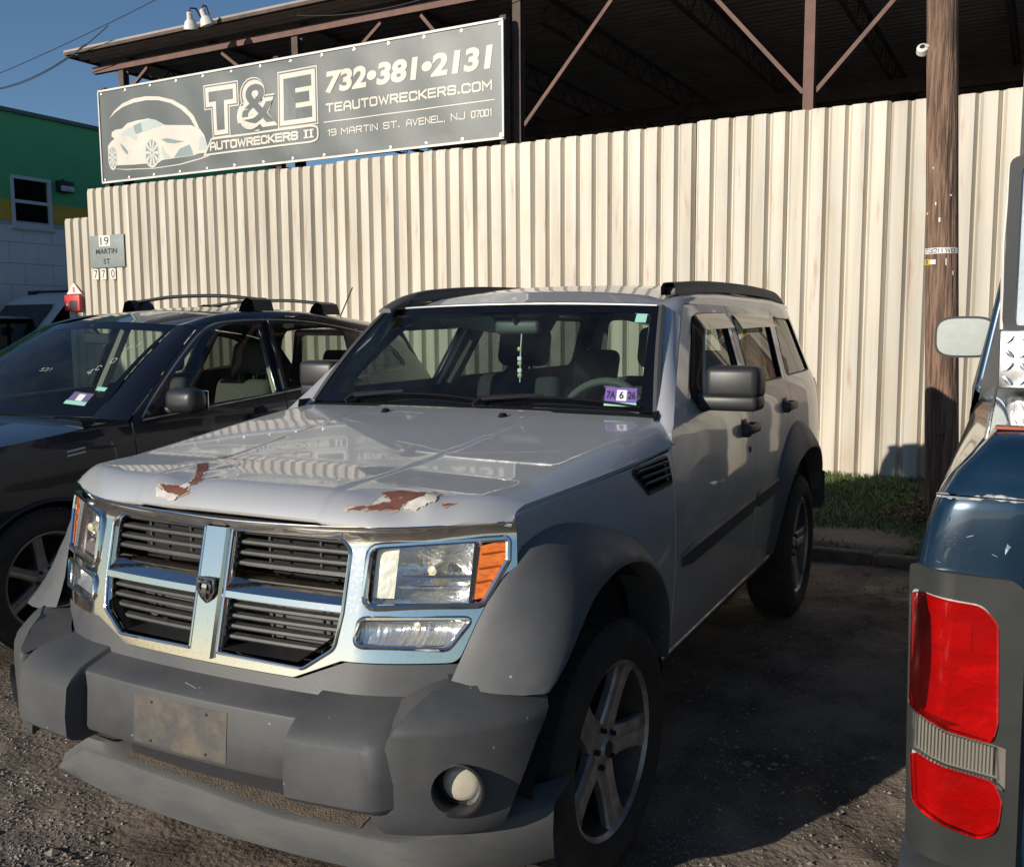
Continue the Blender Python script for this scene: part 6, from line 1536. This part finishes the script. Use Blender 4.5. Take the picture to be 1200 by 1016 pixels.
panel('frame', [ccw(fr_, True), ccw(fi_, False)], lambda x, z: (x, yy, z), (0, -1, 0), m_plastd, pn, .3, .05)
panel('pane', [ccw(fi_, True)], lambda x, z: (x, yy+.012, z), (0, -1, 0), mat('frosted_glass', (.50, .56, .60), .25, coat=.6, bump=(60, .5, .004), var=(8, .35, .7), col2=(.42, .48, .53)), pn, .3, .006)
G().box(x0+.01, x1-.01, yy+.02, yy+.045, z0+.01, z1-.01).build('backing', m_plastd, pn)
G().tube([(x0, yy+.03, z1-.02), (x0-.006, yy+.03, (z0+z1)/2), (x0, yy+.03, z0)], .005, 6).build('frame_gasket', m_edge, pn)

# ================================================================== vehicles far behind, beyond the fence end
def far_vehicle(name, x, y, rz, paint, lab, cat, kind):
    r_ = empty(name, (x, y, .0), rz, lab, cat)
    w_ = .93
    if kind == 'van':
        prof = [(-.95, .35), (-.98, .85), (-.85, 1.05), (-.10, 1.18), (.62, 1.82), (.80, 1.90), (2.0, 1.92), (2.9, 1.88), (3.2, 1.3), (3.25, .4)]
    else:
        prof = [(-.95, .35), (-.98, .75), (-.80, .95), (.10, 1.05), (.85, 1.55), (1.05, 1.60), (2.2, 1.60), (2.8, 1.45), (3.3, 1.05), (3.35, .4)]
    half = [0, .5, .8, .93, 1.0]
    rows = []
    for a in (-1, -.97, -.85, -.5, 0, .5, .85, .97, 1):
        k = 1-abs(a)**6*.04
        rows.append([(a*w_*(1-.22*max(0, z-1.05)), y_, .35+(z-.35)*k) for y_, z in prof])
    G().loft(rows).build('body', paint, r_, 40)
    p = prof[4] if kind == 'van' else prof[4]
    a, b = (prof[3], prof[4])
    G().loft([[(t*w_*.76*(1-.2*max(0, z-1.05)), y_-.02, z+.015) for t in (-1, -.5, 0, .5, 1)] for y_, z in ((a[0]+.08, a[1]+.06), (b[0]-.11, b[1]-.10))]).build('windscreen', mat('far_glass', (.015, .02, .022), .06), r_, 60)
    zb, zt = b[1]-.55, b[1]-.08
    for s in (1, -1):
        for y0, y1 in ((.62, 1.30), (1.40, 2.35)):
            G().prism([(y0-.15 if y0 < 1 else y0, zb), (y1, zb), (y1, zt), (y0+.12 if y0 < 1 else y0, zt)], s*(w_*(1-.22*max(0, zb-1.05))+.004), s*(w_*(1-.22*max(0, zt-1.05))-.03), 'yz').build('side_window', MATS['far_glass'], r_)
        for yy_ in (0, 2.5): G().lathe([(0, .06), (.20, .07), (.33, .05), (.34, -.1), (0, -.1)], 24, Matrix.Translation((s*.86, yy_, .34)) @ Matrix.Rotation(s*rad(90), 4, 'Y')).build('wheel', m_rubber, r_)
        G().rbox(s*.62-.16, s*.62+.16, -1.0, -.90, .72, .86, .02).build('headlight', m_stw, r_)
        G().rbox(s*1.04-.09, s*1.04+.09, .42, .52, 1.10 if kind != 'van' else 1.25, 1.22 if kind != 'van' else 1.38, .02).build('wing_mirror', m_plastd, r_)
    G().rbox(-.85, .85, -1.03, -.90, .38, .60, .04).build('front_bumper', m_plastd, r_)
    if kind == 'van': G().tube([(-.7, 1.0, 1.95), (.7, 1.0, 1.95)], .02, 6).tube([(-.55, .9, 1.90), (-.55, 1.1, 1.96)], .03, 6).build('roof_bar', m_plastd, r_)
    return r_
far_vehicle('van', -14.0, 8.7, 0.0, mat('far_white', (.62, .63, .64), .35, coat=.5), 'white van parked beyond the fence end in front of the block building', 'van', 'van').scale = (1.05, 1.05, 1.15)
far_vehicle('car', -13.6, 6.6, rad(20), mat('far_silver', (.35, .36, .37), .35, metal=.4, coat=.5), 'silver car behind the dark crossover at the left edge', 'car', 'car').scale = (1, 1, 1.12)
